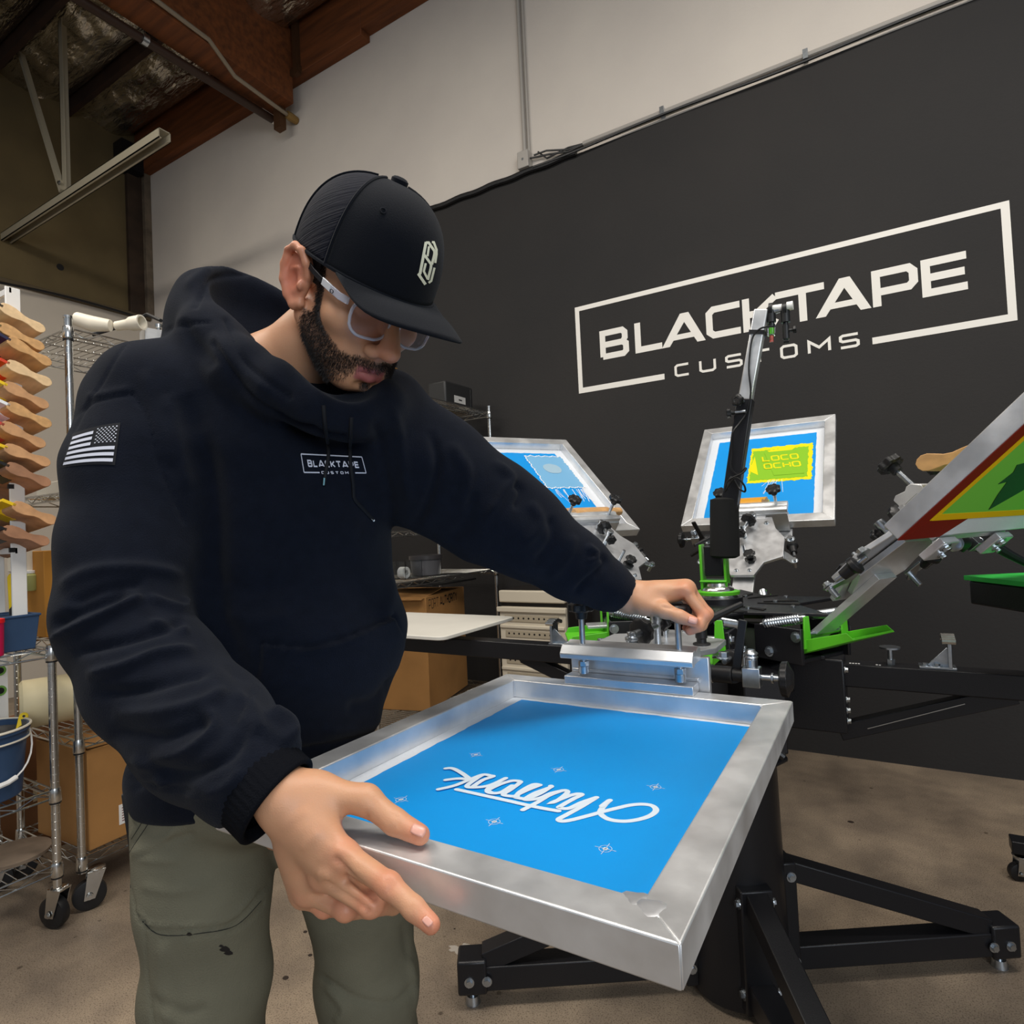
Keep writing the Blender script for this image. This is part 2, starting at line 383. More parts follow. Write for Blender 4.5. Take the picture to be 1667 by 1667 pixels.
# conduit, junction box and raceway on the back wall
t = thing('wall_conduit', (-1.82, WY, 3.6), 'thin grey conduit dropping down the white wall to a junction box', 'conduit')
GC = mat('painted_conduit', srgb(170, 165, 158), .5, .2)
k = MB(); k.cyl((-1.862, WY-.02, 3.66), (-1.862, WY-.02, 5.6), .012, n=10); k.cyl((-1.832, WY-.015, 3.66), (-1.832, WY-.015, 5.6), .008, n=8); k.build('conduit', GC, t)
MB().bb(-1.90, -1.82, WY-.06, WY, 3.56, 3.67).build('junction_box', GC, t, bevel=.004)
MB().cyl((-1.86, WY-.062, 3.615), (-1.86, WY-.058, 3.615), .008).build('knockout', ZINC, t)
t = thing('wall_raceway', (0, WY, 3.56), 'grey metal raceway along the top edge of the black wall paint', 'conduit')
r_ = MB(); r_.cyl((-1.45, WY-.02, 3.585), (2.4, WY-.02, 3.585), .013, n=10); r_.build('raceway', GC, t)
for X in (-.95, -.2, .5, 1.2):
    q = MB(); q.bb(X-.012, X+.012, WY-.04, WY, 3.56, 3.61); q.build('clip', ZINC, t)
q = MB()
for i in range(3):
    q.tube([(-1.82+.03*i, WY-.03, 3.62+.01*i), (-1.7, WY-.03, 3.60+.03*math.sin(i*2)), (-1.55, WY-.025, 3.57+.012*i), (-1.42, WY-.02, 3.58)], .006)
q.tube([(x, WY-.035, 3.555+.008*math.sin(x*5)) for x in np.linspace(-1.8, 2.4, 40)], .008)
q.build('cable', BLKP, t)
t = thing('wall_hose', (-2.6, WY, 3.55), 'black painted cable bundle at the upper edge of the black wall paint', 'cable')
MB().tube([(x, WY-.02, 3.548+.004*math.sin(x*23)) for x in np.linspace(-3.3, -1.5, 40)], .018, n=8).build('cable', BLKP, t)

# painted sign
LOGOM = mat('white_wall_paint', srgb(236, 232, 224), .6)
wall = bpy.data.objects['wall_back']
b_ = MB(); y1 = WY-.002
def wbox(mb, x0, x1, z0, z1): mb.bb(x0, x1, y1, WY+.001, z0, z1)
wbox(b_, -1.57, .573, 2.562, 2.59); wbox(b_, -1.57, -1.542, 2.047, 2.562); wbox(b_, .541, .573, 2.047, 2.562)
wbox(b_, -1.542, -1.026, 2.047, 2.080); wbox(b_, .015, .541, 2.047, 2.080)
b_.build('sign_border', LOGOM, wall, smooth=False)
ZB, ZT = 2.228, 2.407; Hh = ZT-ZB
SW = .036
def strokes_on_wall(name, strokes, sw):
    mb = MB()
    for s in strokes:
        
        for i_, q_ in enumerate(ribbon(s, sw)):
            kz_ = (strokes.index(s)*8+i_)*.00002
            quads_to(mb, [q_], lambda x, y, t: (x, y1+.001-t-(kz_ if t else 0), y), .0012)
    return mb.build(name, LOGOM, wall, smooth=False)
def z_(f, sw=SW): return ZB+sw/2+f*(Hh-sw)
pk = [0]
def poly_on_wall(mb, p):
    pk[0] = (pk[0]+1) % 3; mb.prism(p, y1-pk[0]*.0003, WY+.001, 1)
h = SW/2
strokes_on_wall('letter', [[(-1.396,z_(0)),(-1.396,z_(1)),(-1.27,z_(1)),(-1.253,z_(.88)),(-1.253,z_(.65)),(-1.268,z_(.5)),(-1.396,z_(.5))],[(-1.27,z_(.5)),(-1.248,z_(.4)),(-1.248,z_(.1)),(-1.265,z_(0)),(-1.396,z_(0))]], SW)
strokes_on_wall('letter', [[(-1.173,z_(1)+h),(-1.173,z_(0)),(-1.03,z_(0))]], SW)
def letterA(x0, x1, xt):
    mb = MB(); w = .046
    poly_on_wall(mb, [(x0,ZB),(x0+w,ZB),(xt+.004,ZT-.045),(xt+.012,ZT),(xt-.022,ZT)])
    poly_on_wall(mb, [(x1-w,ZB),(x1,ZB),(xt+.026,ZT),(xt-.012,ZT),(xt-.004,ZT-.045)])
    poly_on_wall(mb, [(x0+.045,ZB+.032),(x1-.045,ZB+.032),(x1-.065,ZB+.062),(x0+.065,ZB+.062)])
    return mb.build('letter', LOGOM, wall, smooth=False)
letterA(-1.031, -.782, -.896)
strokes_on_wall('letter', [[(-.594,z_(1)),(-.735,z_(1)),(-.758,z_(.86)),(-.758,z_(.14)),(-.735,z_(0)),(-.594,z_(0))]], SW)
strokes_on_wall('letter', [[(-.562,ZB),(-.562,ZT)],[(-.545,z_(.5)),(-.51,z_(.5)),(-.415,z_(1))],[(-.515,z_(.5)),(-.412,z_(0))]], SW)
strokes_on_wall('letter', [[(-.412,z_(1)),(-.182,z_(1))],[(-.284,z_(1)),(-.284,ZB)]], SW)
letterA(-.227, .02, -.091)
strokes_on_wall('letter', [[(.045,ZB),(.045,z_(1)),(.18,z_(1)),(.199,z_(.85)),(.199,z_(.5)),(.18,z_(.36)),(.045,z_(.36))]], SW)
strokes_on_wall('letter', [[(.405,z_(1)),(.248,z_(1)),(.248,z_(0)),(.404,z_(0))],[(.248,z_(.5)),(.396,z_(.5))]], SW)
zb, zt = 2.048, 2.121; s2 = .0135
for ch, x0, x1 in (('C',-.966,-.88),('U',-.826,-.734),('S',-.684,-.594),('T',-.564,-.45),('O',-.404,-.32),('M',-.273,-.166),('S',-.129,-.039)):
    wd, st = LET[ch]
    strokes_on_wall('letter', [[(x0+s2/2+p[0]/wd*(x1-x0-s2), zb+s2/2+p[1]*(zt-zb-s2)) for p in s] for s in st], s2)

# small things on the floor
fl = bpy.data.objects['floor']
c0 = at(760, 1548, 2, 0.0); TSC = mat('tape_scrap', srgb(176, 168, 158), .6); kk = 0
for dx, dy, sx in ((0, 0, .05), (-.035, -.01, .025), (.02, .02, .03)):
    kk += 1; tp = MB(); n = 11; poly = [(c0.x+dx+sx*(.8+.3*math.sin(i*2.3+dx*90))*math.cos(2*PI*i/n), c0.y+dy+sx*.6*(.8+.3*math.cos(i*1.7))*math.sin(2*PI*i/n)) for i in range(n)]
    tp.prism(poly, -.001, .0004*kk); tp.build('tape_scrap', TSC, fl)
DINK = mat('dried_ink', srgb(50, 40, 34), .6)
for px, py, r in ((497,1517,.006),(505,1555,.006),(465,1592,.008),(812,1524,.005),(1050,1460,.004),(1385,1338,.01),(740,1512,.003)):
    c = at(px, py, 2, 0); sp = MB(); sp.prism([(c.x+r*math.cos(2*PI*i/8)*1.2, c.y+r*math.sin(2*PI*i/8)) for i in range(8)], -.001, .0005); sp.build('ink_spot', DINK, fl)
# ================================================================ the screen printing press
PC = Vector((-.382, 1.69, 0)); RH = .294; ZH = .96
def headM(phi, tau):
    return (Matrix.Translation((PC.x, PC.y, 0)) @ Matrix.Rotation(math.radians(phi), 4, 'Z') @ Matrix.Translation((RH, 0, ZH))
            @ Matrix.Rotation(-math.radians(tau), 4, 'Y'))
def poly_knob(mb, c, ax, r=.021, t=.013, lobes=7):
    c = Vector(c); ax = Vector(ax).normalized()
    mb.lathe(c, ax, [(0, r*.80), (t*.18, r*.95), (t*.82, r*.95), (t, r*.78), (t*1.02, r*.45), (t*.9, r*.35)], n=56, lob=lobes, lobd=.09)
    mb.lathe(c-ax*t*.8, ax, [(0, r*.42), (t*.85, r*.5)], n=18); return mb
press = thing('printing_press', (PC.x, PC.y, 0), 'black rotary screen printing press with silver print heads and green hinges', 'printing press')
def PB(name, mb, m, bevel=.0015, par=None, **k): return mb.build(name, m, par or press, bevel=bevel, **k)

# column and base
c = MB(); c.cyl(PC+Vector((0, 0, .02)), PC+Vector((0, 0, .80)), .128, .118, n=40); PB('column', c, BLKM, 0)
for a in (212.5, 32.6, -57.4, 122.5):
    R = Matrix.Translation((PC.x, PC.y, 0)) @ Matrix.Rotation(math.radians(a), 4, 'Z')
    m_ = MB(R); m_.bb(.11, .72, -.03, .03, .045, .105)
    leg = PB('leg', m_, BLKM, .003)
    m_ = MB(R); ang = math.atan2(.175, .50)
    m_.box((.40, 0, .205), (.56, .052, .05), Matrix.Rotation(ang, 3, 'Y')); m_.build('brace', BLKM, leg, bevel=.003)
    m_ = MB(R); m_.bb(.66, .735, -.036, .036, .04, .125); m_.build('end_cap', BLKM, leg, bevel=.006)
    m_ = MB(R); m_.bb(.10, .15, -.04, .04, .03, .325); m_.build('mounting_plate', BLKM, leg, bevel=.004)
    m_ = MB(R); m_.cyl((.700, 0, .045), (.700, 0, .02), .008); m_.cyl((.70, 0, .02), (.70, 0, .0), .016, .02); m_.build('levelling_foot', ZINC, leg)
    for (x, z) in ((.66, .075), (.705, .075), (.135, .075), (.135, .29)):
        for s in (-1, 1):
            m_ = MB(R); m_.bolt((x, s*(.030 if .2 < x < .65 else .036 if x > .2 else .04), z), (0, s, 0), .0085, .009); m_.build('bolt', ZINC, leg)
# pallet hub
h_ = MB(); h_.lathe(PC+Vector((0, 0, .60)), (0, 0, 1), [(0, .15), (.012, .15), (.013, .12), (.10, .12), (.101, .17), (.19, .17), (.191, .20), (.27, .20), (.275, .18)], n=8)
PB('pallet_hub', h_, BLKM, .004)
for a in (0, 180, 60, 120, -60, -120):
    R = Matrix.Translation((PC.x, PC.y, 0)) @ Matrix.Rotation(math.radians(a), 4, 'Z')
    m_ = MB(R); m_.bb(.15, .29, -.045, .045, .70, .875); blk = PB('arm_mount', m_, BLKM, .004)
    for z in (.73, .755, .78, .85) if a in (0, 180) else ():
        m_ = MB(R); m_.bolt((.29, -.036, z), (1, 0, 0), .006, .008); m_.build('bolt', ZINC, blk)
def pallet_arm(a, L):
    R = Matrix.Translation((PC.x, PC.y, 0)) @ Matrix.Rotation(math.radians(a), 4, 'Z')
    m_ = MB(R); m_.bb(.28, L, -.028, .028, .808, .862); arm = PB('pallet_arm', m_, BLKM, .003)
    m_ = MB(R); m_.box((.44, 0, .755), (.36, .035, .038), Matrix.Rotation(math.radians(-20), 3, 'Y')); m_.build('arm_brace', BLKM, arm, bevel=.002)
    m_ = MB(R); m_.tube([(.33, -.019, .712), (.52, -.019, .79)], .0012, n=4); m_.build('weld', ZINC, arm)
    m_ = MB(R); q = .44
    m_.bb(q, q+.07, -.02, .02, .862, .867); m_.bb(q+.055, q+.062, -.022, .022, .866, .925)
    m_.prism([(q+.015, .866), (q+.056, .866), (q+.056, .91)], -.002, .002, 1); m_.build('registration_gate', ZINC, arm, bevel=.0008)
    m_ = MB(R)
    for y in np.linspace(-.028, .028, 7):
        m_.cyl((q+.045, y, .93+.004*math.cos(y*90)), (q+.07, y, .93+.004*math.cos(y*90)), .006, n=8)
    m_.build('gate_roller', CHROME, arm)
    for x in (q+.012, q+.035):
        m_ = MB(R); m_.bolt((x, -.008, .867), (0, 0, 1), .006, .006); m_.build('bolt', ZINC, arm)
    m_ = MB(R); x = .385; m_.cyl((x, 0, .862), (x, 0, .90), .005); m_.cyl((x, 0, .862), (x, 0, .875), .009, n=6); m_.cyl((x, 0, .90), (x, 0, .904), .022, n=20); m_.build('rest_screw', ZINC, arm)
    m_ = MB(R)
    for (x, n) in ((.30, 4), (.355, 2)):
        for i in range(n): m_.bb(x+i*.006, x+i*.006+.004, -.016, -.009, .862, .8624)
    m_.build('scale_mark', WHT, arm)
    return arm
pallet_arm(0, 1.75); pallet_arm(180, 1.32)

# print hub
def star(r1, r2, n, off=0): 
    return [(PC.x+(r1 if k % 2 == 0 else r2)*math.cos(2*PI*k/(2*n)+off), PC.y+(r1 if k % 2 == 0 else r2)*math.sin(2*PI*k/(2*n)+off)) for k in range(2*n)]
m_ = MB(); m_.prism(star(.315, .19, 6, math.radians(30)), .992, 1.000); PB('hub_plate', m_, BLKM, .002)
m_ = MB(); m_.prism(star(.30, .20, 6, math.radians(30)), .895, .905); PB('hub_plate', m_, BLKM, .002)
m_ = MB(); m_.cyl(PC+Vector((0, 0, .86)), PC+Vector((0, 0, 1.015)), .062, n=36); PB('hub_core', m_, BLKM, .002)
for k in range(6):
    a = 2*PI*k/6; R3 = Matrix.Rotation(a, 3, 'Z')
    for tri in (((.10, -.012, 0), (.20, -.03, 0), (.20, .004, 0)), ((.11, .02, 0), (.19, .045, 0), (.17, .06, 0))):
        p = [R3 @ Vector(v) for v in tri]; m_ = MB(); m_.prism([(PC.x+v.x, PC.y+v.y) for v in p], .9995, 1.0025); m_.build('cutout_shade', BLKF, press)  # flat black triangles painted as the dark of the plate's cutouts
for k in range(12):
    a = 2*PI*k/12+.2; v = PC+Vector((math.cos(a)*(.14+.06*(k % 2)), math.sin(a)*(.14+.06*(k % 2)), 1.000))
    m_ = MB(); m_.lathe(v, (0, 0, 1), [(0, .006), (.003, .006), (.005, .003)], n=12); PB('rivet', m_, ZINC, 0)
m_ = MB(); m_.lathe(PC+Vector((0, 0, 1.005)), (0, 0, 1), [(0, .052), (.012, .052), (.013, .048), (.018, .05), (.02, .044)], n=36); PB('bearing_collar', m_, CHROME, 0)
m_ = MB(); m_.lathe(PC+Vector((0, 0, 1.022)), (0, 0, 1), [(0, .055), (.008, .056), (.01, .05)], n=36); PB('collar_ring', m_, GRN, 0)
m_ = MB(); m_.lathe(PC+Vector((0, 0, 1.032)), (0, 0, 1), [(0, .042), (.006, .04), (.012, .032), (.02, .03), (.022, .026), (.024, .025), (.024, .015)], n=36); PB('bearing_cap', m_, CHROME, 0)

def print_head(phi, tau, short=False):
    M = headM(phi, tau)
    B_ = lambda: MB(M)
    # main plate
    if short:
        m_ = B_(); m_.bb(.0, .06, -.03, .03, -.012, -.004); hd = m_.build('hinge_plate', ALU2, press, bevel=.0015)
    else:
      m_ = B_(); m_.prism([(.355, -.07), (.30, -.085), (.255, -.115), (.17, -.115), (.145, -.06), (.09, -.035), (.09, .035), (.145, .06), (.17, .115), (.255, .115), (.30, .085), (.355, .07)], .018, .029)
      hd = m_.build('print_head', ALU2, press, bevel=.0015)
    def sub(name, m, mt, bevel=.001, **k): return m.build(name, mt, hd, bevel=bevel, **k)
    if not short: m_ = B_(); m_.prism([(.30, -.05), (.20, -.08), (.13, -.03), (.13, .03), (.20, .08), (.30, .05)], .004, .016); sub('lower_plate', m_, ALU2)
    if not short: m_ = B_(); m_.bb(-.015, .20, -.032, .032, -.010, .004); sub('hinge_arm', m_, ALU2)
    m_ = B_(); m_.cyl((0, -.075, -.004), (0, .075, -.004), .008); sub('hinge_pin', m_, ZINC, 0)
    # green bracket
    MG = headM(phi, tau*.5)
    m_ = MB(MG); m_.bb(-.02, .115, -.07, .07, -.040, -.035); m_.prism([(-.02, -.04), (.115, -.04), (.105, -.022), (-.01, -.012)], -.0725, -.07, 1); m_.prism([(-.02, -.04), (.115, -.04), (.105, -.022), (-.01, -.012)], .07, .0725, 1); m_.box((-.03, 0, -.028), (.03, .14, .004), Matrix.Rotation(.9, 3, 'Y'))
    sub('hinge_bracket', m_, GRN, .0015)
    if not short:
        # clamp
        m_ = B_(); m_.bb(.362, .374, -.118, .130, -.046, .036); m_.bb(.350, .364, -.05, .05, -.01, .03); sub('clamp_plate', m_, ALU2, .0015)
        m_ = B_(); m_.bb(.376, .412, -.115, .113, -.019, -.004); m_.bb(.372, .378, -.115, .113, -.004, .002); sub('clamp_foot', m_, ALU2, .0015)
        m_ = B_(); m_.prism([(.366, .030), (.366, .050), (.375, .054), (.392, .048), (.400, .052), (.409, .050), (.420, .036), (.418, .028), (.408, .026), (.403, .030)], -.118, .116, 1); sub('clamp_bar', m_, ALU, .0012)
        for y in (-.083, .089):
            m_ = B_(); m_.cyl((.396, y, .003), (.396, y, .108), .0052, n=14); sub('clamp_screw', m_, ZINC, 0)
            m_ = B_(); m_.cyl((.396, y, -.001), (.396, y, .012), .009, n=14); m_.cyl((.396, y, .012), (.396, y, .021), .0095, n=6); sub('hex_nut', m_, ZINC, .0006)
            m_ = B_(); poly_knob(m_, (.396, y, .108), (0, 0, 1), .023, .016); sub('star_knob', m_, BLKP, .0008)
        for s in (-1, 1):
            m_ = B_(); m_.bb(.330, .378, s*.098-.026, s*.098+.026, -.064, -.050); cb = sub('clamp_bracket', m_, ALU2, .002)
            for x, yy, r in ((.366, -.008, .010), (.345, .010, .0075)):
                m_ = B_(); m_.bolt((x, s*.098+yy, -.064), (0, 0, -1), r*.7, .008); sub('bolt', m_, ZINC, .0005)
        m_ = B_(); m_.tube([(.34, .12, -.045), (.335, .16, -.075), (.33, .23, -.125)], .008, n=8, rs=[.011, .009, .006]); sub('lever', m_, BLKP, .0006)
        # centre joint and tilt screw
        m_ = B_(); m_.lathe((.34, -.012, .03), (0, 0, 1), [(0, .009), (.012, .009), (.013, .012), (.017, .012), (.018, .009), (.022, .012), (.027, .012), (.028, .007), (.036, .008)], n=20)
        m_.cyl((.34, -.012, .058), (.26, .010, .066), .008, .007); m_.lathe((.262, .009, .03), (0, 0, 1), [(0, .008), (.04, .008), (.046, .011), (.058, .011)], n=16); sub('tilt_joint', m_, ZINC, .0005)
        m_ = B_(); m_.lathe((.316, -.006, .061), (-1, .27, .1), [(0, .019), (.003, .024), (.012, .024), (.016, .017), (.02, .012)], n=40, lob=10, lobd=.05); sub('adjusting_wheel', m_, BLKP, .0006)
        m_ = B_(); poly_knob(m_, (.245, .012, .068), (-1, .2, .1), .017, .013, 6); sub('star_knob', m_, BLKP, .0006)
        m_ = B_(); m_.cyl((.18, .0, .028), (.18, .0, .075), .005); sub('off_contact_screw', m_, ZINC, 0)
        m_ = B_(); poly_knob(m_, (.155, -.02, .052), (0, 0, 1), .018, .012, 6); m_.cyl((.155, -.02, .0), (.155, -.02, .05), .004); poly_knob(m_, (.155, -.02, .018+.012), (0, 0, 1), .017, .01, 6); sub('height_knob', m_, BLKP, .0006)
        # clamping lever
        m_ = B_(); m_.lathe((.235, .085, .029), (0, 0, 1), [(0, .016), (.003, .016), (.004, .009), (.012, .009), (.013, .011), (.045, .010)], n=18)
        m_.tube([(.235, .085, .07), (.212, .105, .078), (.16, .145, .096)], .008, n=8, rs=[.011, .008, .006]); sub('lever', m_, BLKP, .0006)
        # side registration assembly, + side
        m_ = B_(); m_.cyl((.296, .112, -.008), (.296, .150, -.008), .0145, n=24); m_.cyl((.296, .15, -.008), (.296, .168, -.008), .010); sub('rubber_sleeve', m_, BLKP, .001)
        m_ = B_()
        for i in range(3): m_.lathe((.296, .107+i*.004, -.008), (0, 1, 0), [(0, .012), (.0015, .0165), (.004, .012)], n=20)
        sub('washer', m_, ZINC, 0)
        m_ = B_()
        m_.bb(.283, .309, .168, .196, -.024, .008); m_.cyl((.296, .182, .008), (.296, .182, .022), .010, n=18); m_.cyl((.296, .196, -.008), (.296, .226, -.008), .005); m_.cyl((.296, .212, -.008), (.296, .216, -.008), .009, n=6)
        m_.lathe((.296, .182, .022), (0, 0, 1), [(0, .009), (.003, .012), (.006, .009), (.009, .012), (.012, .009), (.016, .006)], n=18); sub('registration_block', m_, ZINC, .001)
        m_ = B_(); m_.lathe((.296, .224, -.008), (0, 1, 0), [(0, .012), (.004, .027), (.014, .0285), (.018, .02), (.022, .014)], n=48, lob=12, lobd=.03); sub('registration_knob', m_, BLKP, .0006)
        m_ = B_(); m_.box((.285, .161, .034), (.006, .014, .105), Matrix.Rotation(-.18, 3, 'X')); m_.cyl((.28, .152, -.01), (.30, .152, -.01), .012, n=16); sub('strap_lever', m_, BLKP, .001)
        for s in (-1, 1):
            m_ = B_(); m_.prism([(.225, s*.10), (.205, s*.125), (.175, s*.152), (.162, s*.150), (.160, s*.138), (.178, s*.118), (.185, s*.095)][::s], .002, .007); sub('side_link', m_, ZINC, .0008)
            m_ = B_(); m_.bolt((.170, s*.145, .007), (0, 0, 1), .0075, .01); m_.cyl((.170, s*.145, -.02), (.170, s*.145, .003), .006); sub('bolt', m_, ZINC, .0004)
            m_ = B_(); m_.bolt((.262, s*.13, .012), (0, 0, 1), .009, .012); m_.cyl((.262, s*.13, .006), (.19, s*.145, .008), .0048); sub('link_rod', m_, ZINC, .0004)
            m_ = B_(); m_.lathe((.245, s*.134, .006), (-.98, s*.2, 0), [(0, .009), (.004, .017), (.012, .018), (.018, .012), (.04, .010)], n=24); sub('rubber_bush', m_, BLKP, .0004)
            m_ = B_(); m_.bolt((.325, s*.055, .029), (0, 0, 1), .0055, .006); sub('bolt', m_, ZINC, .0003)
            m_ = B_(); m_.bolt((.11, s*.02, .029), (0, 0, 1), .0045, .005); sub('bolt', m_, ZINC, .0003)
    # springs: wound from the hub plate to the bracket lip
    inv = M.inverted(); H0 = headM(phi, 0)
    for s in (-1, 1):
        a = H0 @ Vector((-.082, s*.084, .016)); b = H0 @ Vector((.0, s*.066, .034))
        m_ = MB(); d = b-a; L = d.length; dn = d.normalized(); u = dn.orthogonal().normalized(); v = dn.cross(u); n = 15
        m_.tube([a+dn*(L*i/(n*10))+(u*math.cos(2*PI*i/10)+v*math.sin(2*PI*i/10))*.0095 for i in range(n*10+1)], .0026, n=5); m_.cyl(a-dn*.01, b, .004)
        m_.build('spring', ZINC, hd)
        m_ = MB(); m_.cyl(b-dn*.004, b+dn*.008, .010, n=14); m_.bolt(b+dn*.006, dn, .006, .006); m_.build('spring_bolt', ZINC, hd)
        m_ = MB(H0); m_.prism([(s*.054, -.03), (s*.080, -.03), (s*.075, .040), (s*.059, .040)], .010, .014, 0); m_.build('spring_tab', GRN, hd, bevel=.001)
    # hinge cheeks fixed on the hub
    m_ = MB(H0); m_.bb(-.11, .012, -.088, -.078, -.065, .014); m_.bb(-.11, .012, .078, .088, -.065, .014); m_.bb(-.12, .0, -.078, .078, -.065, -.055)
    ck = m_.build('hinge_cheek', BLKM, press, bevel=.002)
    for s in (-1, 1):
        m_ = MB(H0); m_.bolt((0, s*.088, -.004), (0, s, 0), .008, .008); m_.bolt((-.07, s*.088, -.045), (0, s, 0), .008, .008); m_.build('bolt', ZINC, ck)
    return hd
HEADS = {-90: 0, -30: 41.5, 90: 42.5, 150: 41.5}
for phi, tau in HEADS.items(): print_head(phi, tau)
# the sixth head carries no screen: only its bracket shows beside the sleeve
print_head(210, 0, short=True)

# registration pole
t0 = at(1168, 925, 1, 1.69)
base = PC+Vector((0, 0, 1.05)); q0 = base+Vector((0, .0, .02)); q1 = at(1196, 800, 1, 1.69); q2 = at(1214, 650, 1, 1.69); q3 = at(1240, 505, 1, 1.69)
pole = thing('laser_pole', tuple(base), 'tall jointed pole, black lower half and bare metal upper half, rising from the press hub', 'pole')
m_ = MB(); m_.bb(PC.x-.040, PC.x-.033, 1.67, 1.71, 1.035, 1.155); m_.bb(PC.x+.022, PC.x+.029, 1.67, 1.71, 1.035, 1.155); m_.bb(PC.x-.04, PC.x+.029, 1.66, 1.72, 1.055, 1.06); m_.build('fork_bracket', GRN, pole, bevel=.002)
m_ = MB(); m_.bb(PC.x-.028, PC.x+.018, 1.675, 1.705, 1.07, 1.15); m_.build('pivot_block', BLKM, pole, bevel=.002)
def boxbar(mb, a, b, w, d):
    a = Vector(a); b = Vector(b); dd = (b-a); L = dd.length; z = dd.normalized(); x = Vector((0, 1, 0)).cross(z).normalized(); y = z.cross(x)
    mb.box((a+b)/2, (w, d, L), Matrix((x, y, z)).transposed())
sA = at(1180, 908, 1, 1.69); sB = at(1179, 822, 1, 1.69)
m_ = MB(); m_.lathe(sA, sB-sA, [(0, .028), (.006, .038), (.12, .037), (.155, .036), (.16, .02)], n=28); m_.build('foam_sleeve', BLKF, pole)
pr = sA+(q2-sA)*0
m_ = MB(); boxbar(m_, sB+Vector((.01, 0, -.03)), q2, .040, .040); m_.build('lower_tube', BLKM, pole, bevel=.003)
m_ = MB(); boxbar(m_, q2-(q3-q2).normalized()*.05, q3, .034, .030); m_.build('upper_tube', ALU, pole, bevel=.003)
m_ = MB(); e_ = q2.lerp(q3, .72); boxbar(m_, e_, e_+(q3-q2).normalized()*.010, .038, .036); m_.build('tape_band', BLKP, pole)
for (px, py, ax, rr) in ((1203, 652, (-.5, -1, .1), .016), (1190, 672, (-1, -.2, 0), .013)):
    e_ = at(px, py, 1, 1.655); m_ = MB(); poly_knob(m_, e_, ax, rr, .012, 5); m_.build('star_knob', BLKP, pole)
    m_ = MB(); m_.cyl(e_, e_-Vector(ax).normalized()*.035, .004); m_.build('knob_screw', ZINC, pole)
m_ = MB(); a = at(1245, 512, 1, 1.69)
m_.cyl(a, a+Vector((.035, 0, .005)), .008); m_.build('cross_pin', ZINC, pole)
m_ = MB(); m_.cyl(at(1258, 503, 1, 1.69), at(1273, 501, 1, 1.69), .0095); m_.cyl(at(1281, 499, 1, 1.69), at(1291, 497, 1, 1.69), .011); m_.build('cross_tube', WHT, pole)
for x0 in (1254, 1277):
    m_ = MB(); m_.cyl(at(x0-2, 504, 1, 1.69), at(x0+4, 503, 1, 1.69), .016, n=14); m_.cyl(at(x0+1, 506, 1, 1.69), at(x0+2, 525, 1, 1.69), .011); m_.cyl(at(x0+2, 525, 1, 1.69), at(x0+2, 532, 1, 1.69), .006); m_.build('clamp', BLKP, pole)
m_ = MB(); m_.cyl(at(1279, 530, 1, 1.69), at(1280, 552, 1, 1.69), .008); m_.cyl(at(1283, 538, 1, 1.69), at(1292, 537, 1, 1.69), .004); m_.cyl(at(1276, 556, 1, 1.69), at(1285, 555, 1, 1.69), .005); poly_knob(m_, at(1291, 537, 1, 1.69), (1, 0, 0), .009, .008, 5); m_.build('swivel_arm', BLKP, pole)
m_ = MB(); m_.cyl(at(1256, 528, 1, 1.69), at(1256, 547, 1, 1.69), .009); m_.build('laser_body', CLEAR, pole)
m_ = MB(); m_.cyl(at(1256, 531, 1, 1.69), at(1256, 544, 1, 1.69), .005); m_.build('laser_circuit', GRN, pole)
m_ = MB(); m_.cyl(at(1256, 547, 1, 1.69), at(1256, 557, 1, 1.69), .005); m_.build('laser_tip', mat('red_tip', srgb(190, 90, 80), .4), pole)
wire = MB()
P = [(1262,531,1.66),(1250,532,1.66),(1236,536,1.665),(1224,553,1.668),(1219,600,1.668),(1222,640,1.665),(1215,672,1.665),(1203,690,1.66),(1193,705,1.65),(1192,735,1.66),(1190,760,1.66),(1200,772,1.66),(1214,762,1.65),(1209,770,1.64),(1186,782,1.64),(1180,800,1.65),(1196,778,1.63),(1210,788,1.63),(1213,800,1.64),(1204,796,1.66),(1190,776,1.66),(1184,800,1.65)]
pts = [at(a, b, 1, c) for a, b, c in P]
sm = []
for i in range(len(pts)-1):
    p0 = pts[max(0, i-1)]; p1 = pts[i]; p2_ = pts[i+1]; p3 = pts[min(len(pts)-1, i+2)]
    for k in range(5):
        u = k/5; sm.append(.5*((2*p1)+(p2_-p0)*u+(2*p0-5*p1+4*p2_-p3)*u*u+(3*p1-p0-3*p2_+p3)*u**3))
wire.tube(sm, .0026, n=5); wire.build('wire', BLKP, pole)

# ---------------------------------------------------------------- screens
EMB = mat('blue_emulsion', srgb(0, 148, 228), .5, 0, noise=.05, nscale=4, bump=.05, bscale=1500)
def rag(x0, x1, y0, y1, am, n=40, seed=0):
    rr = random.Random(seed); pts = []
    ph = [rr.uniform(0, 9) for _ in range(4)]
    def j(t, k): return am*(math.sin(t*31+ph[k])*.5+math.sin(t*83+ph[k]*2)*.35+rr.uniform(-.4, .4))
    for i in range(n): t = i/n; pts.append((x0+(x1-x0)*t, y0+j(t, 0)))
    for i in range(n): t = i/n; pts.append((x1+j(t, 1), y0+(y1-y0)*t))
    for i in range(n): t = i/n; pts.append((x1+(x0-x1)*t, y1+j(t, 2)))
    for i in range(n): t = i/n; pts.append((x0+j(t, 3), y1+(y0-y1)*t))
    return pts
FW, FL, FT, FB = .508, .61, .032, .038
